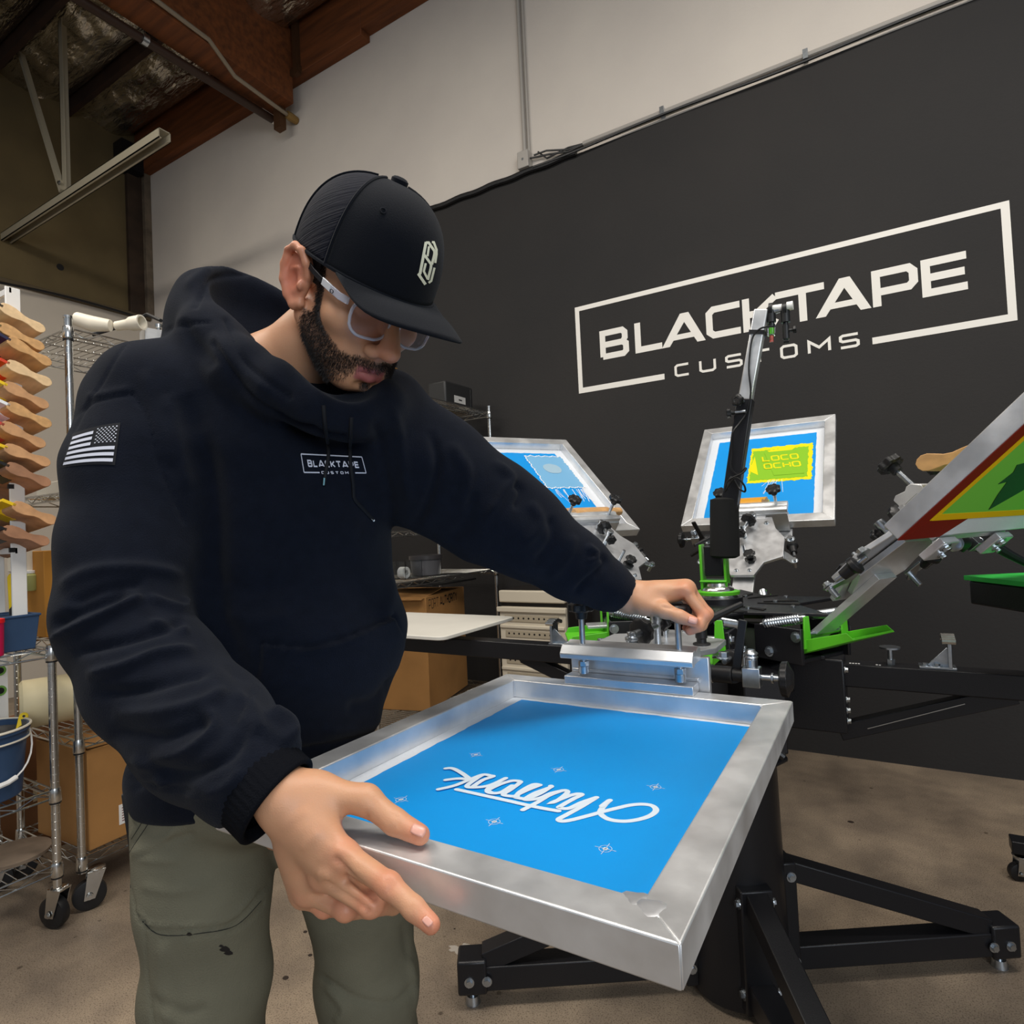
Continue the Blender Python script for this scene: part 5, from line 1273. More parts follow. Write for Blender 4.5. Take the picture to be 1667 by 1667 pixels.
# right hand: palm over the corner of the frame, thumb on top, index finger along the front
Wd = A(462, 1300, .575)
def hand(J, rad, palm_r, W, k=.004, pk=.014, wr=.024):
    mc = [J[n][0] for n in ('i', 'm', 'r', 'p')]
    b.cap(W, (mc[0]+mc[1])/2, wr, palm_r*1.05, k=pk); b.cap(W, (mc[2]+mc[3])/2, wr*.9, palm_r*.9, k=pk)
    for p in mc: b.cap(W*.55+p*.45, p, palm_r, rad*1.12, k=pk*.7)
    for i in range(3): b.cap(mc[i], mc[i+1], rad*1.02, rad*1.0, k=pk*.6)
    for n, sc in (('i', 1.0), ('m', 1.03), ('r', .97), ('p', .86)):
        j = J[n]; r = rad*sc
        b.cap(j[0], j[1], r*1.12, r*1.02, k=.006); b.cap(j[1], j[2], r*1.04, r*.93, k=k); b.cap(j[2], j[3], r*.95, r*.80, k=k)
        b.ell(j[1], (r*1.10,)*3, k=.003)
    t = J['t']; b.cap(t[0], t[1], rad*1.65, rad*1.38, k=.014); b.cap(t[1], t[2], rad*1.32, rad*1.18, k=.008); b.cap(t[2], t[3], rad*1.22, rad*.95, k=k)
    b.cap(t[0], (J['i'][0]*.5+W*.5), rad*1.6, rad*1.3, k=.016)
JR = dict(i=[A(563, 1392, .545), A(633, 1441, .512), A(674, 1479, .498), A(702, 1505, .489)],
          m=[A(528, 1425, .560), A(604, 1472, .528), A(640, 1470, .555), A(650, 1440, .585)],
          r=[A(503, 1450, .580), A(563, 1480, .556), A(600, 1478, .585), A(620, 1450, .61)],
          p=[A(492, 1455, .605), A(528, 1478, .595), A(560, 1480, .62), A(580, 1455, .64)],
          t=[A(520, 1292, .580), A(596, 1302, .572), A(643, 1338, .560), A(684, 1359, .5465)])
hand(JR, .0095, .0165, Wd+camv(.004, -.002, 0), wr=.0245)
b.cap(A(500, 1310, .585), A(520, 1400, .59), .022, .018, k=.02)
JL = dict(i=[A(1114, 961, 1.000), A(1147, 1002, .985), A(1137, 1020, .978), A(1122, 1027, .985)],
          m=[A(1119, 957, 1.026), A(1151, 999, 1.010), A(1142, 1018, 1.0), A(1126, 1026, 1.005)],
          r=[A(1116, 958, 1.050), A(1147, 998, 1.036), A(1138, 1016, 1.028), A(1124, 1024, 1.03)],
          p=[A(1106, 962, 1.072), A(1136, 998, 1.060), A(1130, 1014, 1.052), A(1116, 1022, 1.05)],
          t=[A(1052, 985, 1.018), A(1080, 993, .993), A(1107, 1004, .978), A(1129, 1012, .972)])
hand(JL, .0092, .0165, A(1028, 972, 1.045), wr=.025)
Vb, Fb = b.mesh(.0026)

def sstep(x, a, b_): t = np.clip((x-a)/(b_-a), 0, 1); return t*t*(3-2*t)
def beard_mask(V):
    L = hl(V); x, y, z = np.abs(L[:, 0]), L[:, 1], L[:, 2]
    # upper edge of the beard on the cheek: sideburn high, falling towards the mouth
    top = np.interp(y, [-.02, .012, .030, .042, .056, .075, .12], [.03, .055, .050, -.020, -.040, -.058, -.064])
    m = sstep(top-z, -.008, .010)*np.where(z > -.03, sstep(y, .014, .026), sstep(y, .004, .018))
    m *= 1-sstep(-z-.118+.55*np.minimum(y, .09), .0, .03)*.92         # fades down the throat
    must = np.exp(-((z+.0625-.05*np.maximum(0, x-.01))/.0062)**2)*(y > .06)*(1-sstep(x, .026, .034))
    clear = sstep(y, .070, .080)*(z > -.1000)*(1-sstep(x, .018, .030))
    goat = np.exp(-((z+.0945)/.005)**2-(x/.009)**2)*(y > .07)
    m = m*(1-clear*.9); m = np.maximum(m, must*.95); m = np.maximum(m, goat*.8)
    cheek = np.exp(-((z+.086)/.012)**2-((x-.028)/.010)**2)*(y > .05); m *= 1-.45*cheek
    m *= x < .0755
    return np.clip(m, 0, 1)*(z > -.16)*(np.linalg.norm(L, axis=1) < .2)
def brow_mask(V):
    L = hl(V); x, y, z = np.abs(L[:, 0]), L[:, 1], L[:, 2]
    return np.exp(-((z-.031-.12*(x-.03))/.0045)**2)*(x > .012)*(x < .05)*(y > .05)
def lip_mask(V):
    L = hl(V); x, y, z = np.abs(L[:, 0]), L[:, 1], L[:, 2]
    m = (sstep(.0245-x, 0, .005))*np.maximum(sstep(.0078-np.abs(z+.0705+.1*x), 0, .004)*(z > -.0765), sstep(.0085-np.abs(z+.0825-.1*x), 0, .004)*(z <= -.0765))
    return m*(y > .07)
def flush_glow_mask(V):
    L = hl(V); m = np.exp(-(((np.abs(L[:, 0])-.088)/.02)**2+((L[:, 1]+.008)/.03)**2+((L[:, 2]-.005)/.045)**2))  # ear reddening paints its backlit glow; nose and fingers are skin flush
    m = np.maximum(m, .6*np.exp(-(np.linalg.norm(L-np.array([0, .120, -.038]), axis=1)/.02)**2))
    for J in (JR, JL):
        for n in 'imrp':
            for q in J[n][:1]+J[n][1:2]+J[n][3:]: m = np.maximum(m, .8*np.exp(-(np.linalg.norm(V-q, axis=1)/.013)**2))
        m = np.maximum(m, .7*np.exp(-(np.linalg.norm(V-J['t'][3], axis=1)/.015)**2))
    return m
SK = bpy.data.materials.new('skin'); SK.use_nodes = True; T = SK.node_tree; B = T.nodes['Principled BSDF']
def attr(n): a = T.nodes.new('ShaderNodeAttribute'); a.attribute_name = n; return a.outputs['Fac']
def mixc(fac, a, c):
    m_ = T.nodes.new('ShaderNodeMix'); m_.data_type = 'RGBA'; T.links.new(fac, m_.inputs['Factor'])
    if isinstance(a, tuple): m_.inputs['A'].default_value = a
    else: T.links.new(a, m_.inputs['A'])
    m_.inputs['B'].default_value = c; return m_.outputs['Result']
tcn = T.nodes.new('ShaderNodeTexCoord')
def nz(s, d=4): n = T.nodes.new('ShaderNodeTexNoise'); n.inputs['Scale'].default_value = s; n.inputs['Detail'].default_value = d; T.links.new(tcn.outputs['Object'], n.inputs['Vector']); return n.outputs[0]
def mth(op, a, c):
    n = T.nodes.new('ShaderNodeMath'); n.operation = op; n.use_clamp = True
    for i, q in enumerate((a, c)):
        if isinstance(q, (int, float)): n.inputs[i].default_value = q
        else: T.links.new(q, n.inputs[i])
    return n.outputs[0]
base_ = mixc(mth('MULTIPLY', nz(28), .5), srgb(208, 158, 122), srgb(190, 130, 98))
c_ = mixc(mth('MULTIPLY', attr('flush_glow'), .7), base_, srgb(214, 112, 88))
c_ = mixc(attr('lips'), c_, srgb(168, 96, 92))
hair_n = mth('SUBTRACT', mth('MULTIPLY', attr('beard'), 1.9), mth('MULTIPLY', nz(420, 3), 1.3))
c_ = mixc(mth('ADD', hair_n, mth('MULTIPLY', attr('beard'), .42)), c_, srgb(44, 32, 26))
c_ = mixc(attr('brow'), c_, srgb(30, 22, 18))
T.links.new(c_, B.inputs['Base Color']); B.inputs['Roughness'].default_value = .48
B.inputs['Subsurface Weight'].default_value = .12; B.inputs['Subsurface Radius'].default_value = (.012, .004, .002); B.inputs['Subsurface Scale'].default_value = .6
bp = T.nodes.new('ShaderNodeBump'); bp.inputs['Strength'].default_value = .25; bp.inputs['Distance'].default_value = .0008
T.links.new(nz(700, 3), bp.inputs['Height']); T.links.new(bp.outputs[0], B.inputs['Normal'])
# knuckle and wrist creases
crease = stroke_disp([([(628,1432),(634,1440),(632,1452)], 2, -.0010), ([(636,1431),(641,1440),(638,1452)], 2, -.0010), ([(645,1440),(646,1448)], 1.6, -.0007), ([(670,1472),(669,1486)], 1.6, -.0006),
    ([(640,1325),(646,1333),(641,1348)], 2, -.0010), ([(648,1328),(652,1338),(647,1350)], 2, -.0008), ([(598,1322),(592,1345),(598,1362)], 6, -.0018),
    ([(548,1400),(575,1430),(610,1462)], 5, -.003), ([(530,1438),(560,1455),(600,1484)], 5, -.0025), ([(508,1458),(540,1470)], 4, -.0015),
    ([(545,1382),(563,1386),(578,1394)], 8, .0012), ([(516,1420),(528,1424),(538,1430)], 8, .0015),
    ([(455,1352),(480,1330),(505,1320)], 9, .0008), ([(490,1385),(520,1350)], 8, .0008), ([(520,1405),(540,1370)], 8, .0008),
    ([(1080,988),(1095,990),(1108,985),(1112,975)], 2.5, -.002), ([(1100,958),(1114,957),(1122,962)], 5, .0012)])
body, Vb2 = np_mesh('body', Vb, Fb, SK, man, smooth_it=1, disp=crease, attrs={'beard': beard_mask, 'brow': brow_mask, 'lips': lip_mask, 'flush_glow': flush_glow_mask})
# fingernails
NAILM = mat('nail', srgb(226, 168, 150), .3)
def tree(V, F, off=0): return BVHTree.FromPolygons([tuple(v) for v in V], [tuple(f) for f in F])
bt = tree(Vb2, Fb)
def onto(bvh, px, py, lift=.001):
    d = np.array(CF)+np.array(CR)*((px-833.5)/FPX)-np.array(CU)*((py-833.5)/FPX); d = Vector(d).normalized()
    h, n, i, ds = bvh.ray_cast(EYE, d)
    return None if h is None else h-d*lift
def nail(cx, cy, ux, uy, l, wdt):
    L = math.hypot(ux, uy); ux /= L; uy /= L; vs = []; N = 7
    ctr = []
    for j in range(N):
        for i in range(N):
            s = -1+2*i/(N-1); t = -1+2*j/(N-1)
            # rounded rectangle
            if abs(s) > .6 and abs(t) > .6: s2 = s*.92; t2 = t*.92
            else: s2, t2 = s, t
            p = onto(bt, cx+ux*t2*l/2-uy*s2*wdt/2, cy+uy*t2*l/2+ux*s2*wdt/2, .0008)
            if p is None: return
            vs.append(p)
    mb = MB(); mb.add(vs, [(j*N+i, j*N+i+1, (j+1)*N+i+1, (j+1)*N+i) for j in range(N-1) for i in range(N-1)])
    o = mb.build('fingernail', NAILM, man); so = o.modifiers.new('s', 'SOLIDIFY'); so.thickness = .0008; so.offset = 1
nail(681, 1352, 26, 11, 24, 17); nail(696, 1500, 16, 16, 17, 12); nail(1128, 1010, 13, 3, 15, 10)
# stubble: short hairs standing off the skin
def stubble():
    rr = np.random.default_rng(5); N = vnormals(Vb2, Fb)
    near = np.nonzero(np.linalg.norm(hl(Vb2), axis=1) < .17)[0]; mk = beard_mask(Vb2[near]); uvs, _ = vproj(Vb2[near])
    T_ = np.array(EYE)-Vb2[near]; T_ /= np.linalg.norm(T_, axis=1)[:, None]
    w_ = mk*(np.abs((N[near]*T_).sum(1)) > -.5); w_ = np.where(mk > .25, mk, 0); w_ /= w_.sum()
    k = 17000; ii = near[rr.choice(len(near), k, p=w_)]
    P = Vb2[ii]+rr.normal(size=(k, 3))*.0011; n = N[ii]; L = hl(P)
    down = -HU+HF*.25; dirn = n*.55+down*.8+rr.normal(size=(k, 3))*.22; dirn /= np.linalg.norm(dirn, axis=1)[:, None]
    ln = (.0028+.0045*rr.random(k))*np.where(L[:, 2] < -.09, 1.3, .9); wd = .00013+.00010*rr.random(k)
    side = np.cross(dirn, T_.mean(0)); side /= np.linalg.norm(side, axis=1)[:, None]
    a = P-side*wd[:, None]-n*.0005; c = P+side*wd[:, None]-n*.0005; e = P+dirn*ln[:, None]; m1 = P+dirn*ln[:, None]*.5+side*wd[:, None]*.8; m0 = P+dirn*ln[:, None]*.5-side*wd[:, None]*.8
    V = np.stack([a, c, m1, e, m0], 1).reshape(-1, 3); base = np.array(man['_wl'])
    me = bpy.data.meshes.new('beard'); me.from_pydata((V-base).tolist(), [], [(5*i, 5*i+1, 5*i+2, 5*i+3, 5*i+4) for i in range(k)])
    me.materials.append(mat('beard_hair', srgb(26, 18, 14), .5)); o = bpy.data.objects.new('beard', me); COL.objects.link(o); o.parent = man; o['kind'] = 'stuff'
stubble()
# ---- clothing
HOOD = mat('black_fleece', srgb(17, 21, 31), .95, 0, noise=.10, nscale=60, bump=.5, bscale=700, spec=.06, sheen=.04)
RIBM = mat('ribbed_cuff', srgb(10, 12, 18), .95, 0, bump=.6, bscale=600, spec=.12)
PANT = mat('olive_canvas', srgb(112, 109, 92), .9, 0, noise=.12, nscale=9, bump=.5, bscale=500, spec=.2)
g = SDF()
g.cap(A(420, 745, .945), A(430, 860, .945), .140, .128, k=.05, w=SX, ratio=1.42)
g.cap(A(430, 860, .945), A(470, 1040, .935), .128, .118, k=.05, w=SX, ratio=1.42)
g.cap(A(470, 1040, .935), A(420, 1240, .935), .118, .122, k=.05, w=SX, ratio=1.42)
g.cap(A(440, 640, .95), A(425, 740, .95), .085, .13, k=.05, w=SX, ratio=1.5)
# sleeves
g.cap(A(390, 600, .93), A(262, 655, .87), .06, .085, k=.04)
g.chain([A(262, 668, .87), A(224, 770, .82), A(207, 900, .775), A(198, 1010, .735)], [.088, .078, .070, .067], k=.03)
g.chain([A(198, 1010, .735), A(254, 1108, .70), A(338, 1195, .655), A(402, 1255, .615)], [.067, .068, .064, .053], k=.025)
g.cap(A(402, 1255, .615), A(425, 1278, .602), .052, .046, k=.012)
g.chain([A(625, 720, .965), A(715, 775, .985), A(800, 835, 1.0), A(855, 868, 1.01)], [.098, .088, .080, .070], k=.035)
g.chain([A(855, 868, 1.01), A(930, 918, 1.03), A(985, 950, 1.042)], [.070, .055, .046], k=.03)
g.cap(A(985, 950, 1.042), A(1018, 968, 1.047), .040, .034, k=.012)
# hood: a deep cup behind the neck with a thick rolled front
g.ell(A(392, 540, 1.00), (.108, .105, .100), k=.03)
g.ell(A(340, 560, .95), (.055, .06, .07), k=.04)
hd_pts = [A(335, 485, .94), A(345, 545, .87), A(392, 598, .825), A(455, 636, .805), A(520, 662, .805), A(575, 672, .83), (A(615, 662, .87)), A(640, 640, .95)]
g.chain(hd_pts, [.036, .034, .032, .031, .031, .032, .034, .034], k=.03)
g.ell(A(440, 490, .945), (.085, .080, .100), k=.02, op='s')
g.cap(A(430, 425, .95), A(540, 380, .9), .066, .08, k=.02, op='s')
g.cap(A(478, 520, .88), A(565, 575, .80), .056, .062, k=.012, op='s')
# neck of the garment does not fill the face
hem_c = A(300, 1297, .86); 
g.half(hem_c, (0.0, -.10, -1)) if False else g.p.append(Prim(lambda P: (P[:, 2]-(hem_c[2]+.02*np.sin(P[:, 0]*9)))*1.0, (-9, -9, -9), (9, 9, hem_c[2]+.05), .006, 'c'))
# openings of the cuffs
def cutplane(c, n, reach):
    c = np.array(c); n = np.array(n)/np.linalg.norm(n)
    def fn(P):
        d = -((P-c)@n); far = np.linalg.norm(P-c, axis=1)-reach
        return np.maximum(d, far)
    g.p.append(Prim(fn, c-reach-.02, c+reach+.02, .003, 's'))
cR = A(459, 1307, .582); cL, nL = A(1018, 968, 1.047), camv(.80, -.55, -.1)
cutplane(A(430, 1283, .600), camv(.72, -.62, .25), .07)
cutplane(cL, nL, .06)
g.cap(cL-nL*.015, cL+nL*.03, .0275, k=.004, op='s')
Vg, Fg = g.mesh(.0042)
FOLDS = [
 # near upper arm
 ([(300,640),(330,740),(350,850),(345,960)], 26, -.012), ([(270,640),(290,720),(310,800)], 14, .006), ([(235,600),(255,680),(280,760)], 12, .004),
 ([(215,640),(150,655),(112,690)], 3.0, -.002), ([(205,632),(145,645)], 5, .002), ([(205,560),(165,620),(118,700)], 2.5, -.002),
 ([(215,640),(240,680),(262,760),(300,850)], 3, -.0025),
 ([(232,550),(290,530),(340,525)], 3, -.003),
 # elbow folds
 ([(80,1045),(130,1020),(200,985),(235,970)], 7, .010), ([(85,1020),(140,990),(210,962)], 9, -.010), ([(95,960),(150,930),(230,925),(300,940)], 10, .007), ([(110,985),(170,958),(240,948)], 8, -.007),
 ([(235,968),(275,985),(300,990),(298,968)], 6, .007), ([(140,1100),(200,1085),(260,1062),(320,1055)], 8, .009), ([(120,1065),(190,1045),(270,1020),(300,1015)], 8, -.009), ([(240,1010),(290,1020),(305,1030)], 6, .006),
 ([(150,1130),(220,1125),(290,1105),(345,1090)], 9, -.008), ([(180,1160),(260,1160),(330,1145),(370,1120)], 10, .007), ([(180,1190),(270,1200),(350,1170)], 10, -.007),
 ([(330,1150),(350,1190),(300,1225),(240,1235)], 9, .008), ([(230,1255),(300,1262),(370,1235),(400,1190)], 10, -.008), ([(380,1125),(410,1165),(420,1200)], 10, .005),
 ([(430,1165),(462,1185),(470,1215)], 8, .010), ([(300,1290),(360,1285),(400,1250)], 9, .005),
 # cuff seam
 
 # trunk
 ([(330,700),(345,820),(350,960),(400,1120)], 20, -.010), ([(500,660),(520,740),(500,840)], 14, -.003), ([(560,700),(600,790),(590,900)], 16, -.003), ([(640,660),(655,740),(665,820)], 10, .006), ([(612,680),(625,760),(640,860)], 9, -.006), ([(655,840),(640,960),(625,1010)], 10, .004),
 ([(420,640),(470,690),(520,700)], 8, -.004), ([(350,560),(400,640),(470,690),(560,712)], 5, -.006),
 ([(425,1046),(500,1052),(560,1038),(640,1003)], 2.6, -.004), ([(425,1052),(500,1058),(560,1045),(640,1010)], 2.5, .003),
 ([(640,1003),(652,1030),(666,1056)], 2.4, -.004), ([(425,1046),(420,1100),(385,1180)], 2.4, -.003),
 ([(360,1000),(420,1010),(470,1000)], 12, .004), ([(340,940),(400,960),(480,950)], 14, -.003), ([(560,1150),(610,1140),(640,1100)], 10, -.008), ([(520,1190),(590,1180),(640,1150)], 10, .006), ([(450,1220),(540,1215),(620,1195)], 7, -.006),
 ([(190,1235),(215,1262),(225,1290)], 8, -.006), ([(215,1230),(250,1260),(270,1290)], 8, .005), ([(185,1262),(240,1278),(330,1290)], 4, -.004),
 # far sleeve
 ([(700,700),(712,760),(690,830),(672,858)], 8, -.008), ([(730,720),(760,770),(750,830)], 10, .006), ([(800,750),(832,778),(820,800),(790,850)], 8, .008), ([(835,785),(850,800),(838,830)], 6, -.008), ([(860,815),(880,850),(850,890)], 9, .006),
 ([(895,840),(900,880),(870,920)], 8, -.006), ([(930,870),(925,905),(895,940)], 9, .005), ([(958,893),(972,905),(962,912)], 5, .008), ([(975,905),(985,918),(950,950),(940,962)], 5, -.006), ([(770,800),(760,850),(730,880)], 10, -.005),
 # hood
 ([(300,470),(340,440),(400,432)], 8, .004), ([(318,500),(345,455),(400,446)], 4, -.004), ([(345,540),(380,590),(440,640)], 8, .004), ([(368,520),(400,590),(470,645)], 5, -.005), ([(295,520),(320,560),(350,600)], 10, -.006),
]
pocket = poly_disp([(425,1048),(500,1054),(560,1040),(640,1004),(655,1030),(668,1056),(650,1090),(632,1112),(620,1190),(470,1225),(385,1180),(418,1100)], .0045, 4)
def wob(V, N):
    return .0014*np.sin(V[:, 0]*47+V[:, 2]*31+2*np.sin(V[:, 1]*23))+.001*np.sin(V[:, 2]*83+V[:, 0]*39)
hoodie, Vg2 = np_mesh('hoodie', Vg, Fg, HOOD, man, smooth_it=1, disp=[lambda V, N: stroke_disp(FOLDS)(V, N)+pocket(V, N)+wob(V, N)])
gt = tree(Vg2, Fg)
# ribbed cuff: a knitted band around the wrist
def cuff(c0, n0, r0, c1, n1, r1, name, el=1.0):
    c0, c1, n0, n1 = (np.array(q, float) for q in (c0, c1, n0, n1)); n0 /= np.linalg.norm(n0); n1 /= np.linalg.norm(n1)
    NA = 160; prof = [(0, 1.0), (.15, 1.03), (.5, 1.0), (.8, .98), (.95, .985), (1.0, .96), (1.01, .90), (.97, .86), (.7, .84)]
    up = np.cross(n1, np.array(CF)); vs = []
    for t, k in prof:
        n = n0*(1-t)+n1*t; n /= np.linalg.norm(n); u = up-n*(up@n); u /= np.linalg.norm(u); v = np.cross(n, u); c = c0*(1-t)+c1*t; r = (r0*(1-t)+r1*t)*k
        for i in range(NA):
            a = 2*PI*i/NA; rr = r*(1+(.012 if .05 < t < .9 else 0)*math.cos(a*40)); vs.append(c+(u*math.cos(a)*el+v*math.sin(a))*rr)
    mb = MB(); mb.add(vs, [(j*NA+i, j*NA+(i+1) % NA, (j+1)*NA+(i+1) % NA, (j+1)*NA+i) for j in range(len(prof)-1) for i in range(NA)])
    return mb.build(name, RIBM, hoodie, angle=180)
cuff(A(410, 1262, .610), A(430, 1283, .60)-A(400, 1253, .618), .0440, cR+camv(-.003, .001, 0), camv(.83, -.50, .25), .0455, 'cuff', 1.0)
def drape(pts, r, name, m, bvh=None, lift=.0, n=6, par=None):
    P = [onto(bvh or gt, x, y, lift) for x, y in pts]; P = [p for p in P if p is not None]
    mb = MB(); mb.tube(P, r, n=n); return mb.build(name, m, par or hoodie)
CORD = mat('drawstring_black', srgb(12, 13, 18), .8)
drape(spline([(527,660),(530,700),(535,735),(530,770),(527,790)], 5), .0026, 'drawstring', CORD, lift=.002)
drape(spline([(572,680),(570,740),(575,790),(577,812),(592,830),(607,846)], 5), .0026, 'drawstring', CORD, lift=.002)
drape([(605,844),(609,848)], .0016, 'drawstring_tip', WHT, lift=.003)
drape([(528,778),(527,790)], .0012, 'drawstring_tip', mat('teal_tip', srgb(120, 170, 180), .5), lift=.004)
THREAD = mat('white_embroidery', srgb(206, 208, 220), .7)
def map_quad(TL, TR, BR, BL, W, H, bow=0):
    TL, TR, BR, BL = (np.array(q, float) for q in (TL, TR, BR, BL))
    def f(u, v):
        a, c = u/W, v/H; p = (BL*(1-a)+BR*a)*(1-c)+(TL*(1-a)+TR*a)*c; return p[0], p[1]-bow*4*a*(1-a)
    return f
def embroider(name, quads, f, m, bvh, lift, par, step=.08):
    mb = MB()
    for q in subq(quads, step):
        P = [onto(bvh, *f(p.x, p.y), lift) for p in q]
        if all(p is not None for p in P): mb.add(P, [(0,1,2,3)])
    return mb.build(name, m, par, smooth=False)
# chest logo in a 4 x 1 box
f = map_quad((490,739), (589,744), (596,770), (495,769), 4, 1)
bq = ribbon([(0,0),(1.0,0)], .07)+ribbon([(3.3,0),(4,0)], .07)+ribbon([(4,0),(4,1)], .05)+ribbon([(4,1),(0,1)], .07)+ribbon([(0,1),(0,0)], .05)
embroider('logo_border', bq, f, THREAD, gt, .0016, hoodie)
tx, wd = stroke_text('BLACKTAPE', .40, .085, .075, .78)
qs = []
for ch, q in tx: qs += [tuple(Vector((.33+p.x*3.34/wd, .30+p.y)) for p in k) for k in q]
embroider('logo_lettering', qs, f, THREAD, gt, .0016, hoodie)
tx, wd = stroke_text('CUSTOMS', .16, .035, .085, .8); qs = []
for ch, q in tx: qs += [tuple(Vector((1.12+p.x*2.05/wd, -.08+p.y)) for p in k) for k in q]
embroider('logo_lettering', qs, f, THREAD, gt, .0016, hoodie)
# flag patch on the sleeve
f = map_quad((118,706), (196,688), (187,757), (98,762), 1.0, 1.0, 3)
def rect(x0, x1, y0, y1): return (Vector((x0, y0)), Vector((x1, y0)), Vector((x1, y1)), Vector((x0, y1)))
embroider('flag_patch', [rect(0, 1, k/6, (k+1)/6) for k in range(6)], f, mat('patch_black', srgb(10, 12, 20), .8), gt, .0012, hoodie, .1)
for k in range(6):
    y0 = .075+k*.148; x1 = .95 if k < 3 else .46
    embroider('flag_stripe', [rect(.03, x1, y0, y0+.080)], f, THREAD, gt, .0026, hoodie, .06)
st = []
for j in range(9):
    for i in range(6 if j % 2 == 0 else 5):
        cx = .545+i*.078+(0 if j % 2 == 0 else .039); cy = .565+j*.045
        st.append(rect(cx-.014, cx+.014, cy-.013, cy+.013))
s_ = embroider('flag_stars', st, f, THREAD, gt, .0024, hoodie); s_['kind'] = 'stuff'

# trousers
t_ = SDF()
t_.ell(A(405, 1265, .935), (.150, .130, .085), k=.03)
t_.chain([A(335, 1290, .92), A(334, 1450, .895), A(340, 1600, .89), kR], [.100, .089, .080, .079], k=.02)
t_.chain([A(530, 1310, 1.0), A(586, 1450, 1.02), A(600, 1600, 1.03), kL], [.095, .086, .076, .077], k=.02)
t_.chain([kR, anR+np.array([0, 0, -.03])], [.079, .070], k=.03); t_.chain([kL, anL+np.array([0, 0, -.03])], [.077, .070], k=.03)
t_.p.append(Prim(lambda P: (P[:, 2]-.05), (-9, -9, -9), (9, 9, .1), .004, 'c'))
for a_ in (anR, anL): t_.cap(a_+np.array([0, 0, .02]), a_+np.array([0, 0, -.2]), .060, k=.004, op='s')
Vt, Ft = t_.mesh(.0048)
PF = [([(268,1290),(245,1330),(222,1365),(204,1392)], 2.4, -.003), ([(252,1290),(232,1325),(212,1362)], 3, .0022), ([(205,1395),(212,1440),(220,1490)], 2.4, -.003),
 ([(212,1385),(250,1380),(290,1345)], 7, .004), ([(212,1392),(250,1400),(300,1398)], 6, .003), ([(225,1395),(270,1372),(310,1360)], 5, -.003),
 ([(222,1490),(240,1510),(260,1515),(330,1512),(380,1500),(420,1460),(440,1440)], 2.6, -.004), ([(222,1484),(242,1503),(262,1508),(330,1505),(378,1493),(416,1453)], 3.2, .003), ([(262,1527),(330,1523),(390,1508),(430,1470)], 2, -.0025),
 ([(228,1440),(280,1450),(340,1440)], 8, .003), ([(232,1500),(238,1570),(250,1667)], 2.2, -.003), ([(265,1530),(262,1600),(280,1667)], 12, .005), ([(300,1330),(360,1320),(420,1340)], 14, .004), ([(250,1620),(300,1650),(340,1640)], 9, -.004),
 ([(525,1590),(580,1625),(640,1632),(675,1600)], 5, -.004), ([(530,1600),(560,1640),(545,1667)], 7, .005), ([(668,1560),(676,1600),(682,1650)], 6, .004), ([(655,1500),(665,1560)], 6, -.003)]
def cuffwob(V, N): return .002*np.sin(V[:, 2]*60+V[:, 0]*20)*np.clip((.55-V[:, 2])*4, 0, 1)+.001*np.sin(V[:, 2]*35+V[:, 1]*40)
trou, Vt2 = np_mesh('trousers', Vt, Ft, PANT, man, smooth_it=1, disp=[lambda V, N: stroke_disp(PF)(V, N)+cuffwob(V, N)])
tt = tree(Vt2, Ft)
STI = mat('dark_stitching', srgb(40, 40, 34), .8)
for P in ([(262,1300),(243,1338),(222,1370),(207,1394)], [(252,1298),(235,1332),(214,1366)], [(232,1500),(262,1522),(330,1519),(385,1506),(425,1467)], [(206,1400),(213,1445)]):
    drape(spline(P, 6), .0006, 'seam', STI, bvh=tt, lift=.0004, par=trou)
mb = MB()
for cx, cy, r in ((366,1545,7),(372,1551,6),(360,1540,3),(308,1521,4)):
    P = [onto(tt, cx+r*1.2*math.cos(2*PI*i/9)*(1+.3*math.sin(i*2.2)), cy+r*.7*math.sin(2*PI*i/9), .0008) for i in range(9)]
    if all(P): mb.add(P, [tuple(range(9))])
mb.build('ink_stain', BLKP, trou)
# phone edge and keys in the pocket
mb = MB(); mb.box(A(222, 1338, .905), (.008, .03, .10), Matrix.Rotation(.1, 3, 'X')); mb.build('pocket_phone', BLKP, trou, bevel=.004)
# shoes
for a_, s in ((anR, 1), (anL, 1)):
    sh = SDF(); fx = np.array([.80, -.60, 0]); hx = np.array([a_[0], a_[1], 0])
    sh.cap(hx+[0, 0, .055], hx+fx*.14+[0, 0, .042], .046, .040, k=.02); sh.ell(hx+fx*.16+[0, 0, .035], (.05, .05, .034), k=.02); sh.cap(hx+[0, 0, .06], hx+[0, 0, .12], .05, .05, k=.02)
    sh.p.append(Prim(lambda P: P[:, 2]-.003, (-9, -9, -9), (9, 9, .05), .003, 'c'))
    V_, F_ = sh.mesh(.006); np_mesh('shoe', V_, F_, mat('shoe_black', srgb(22, 22, 22), .6), man, smooth_it=1)

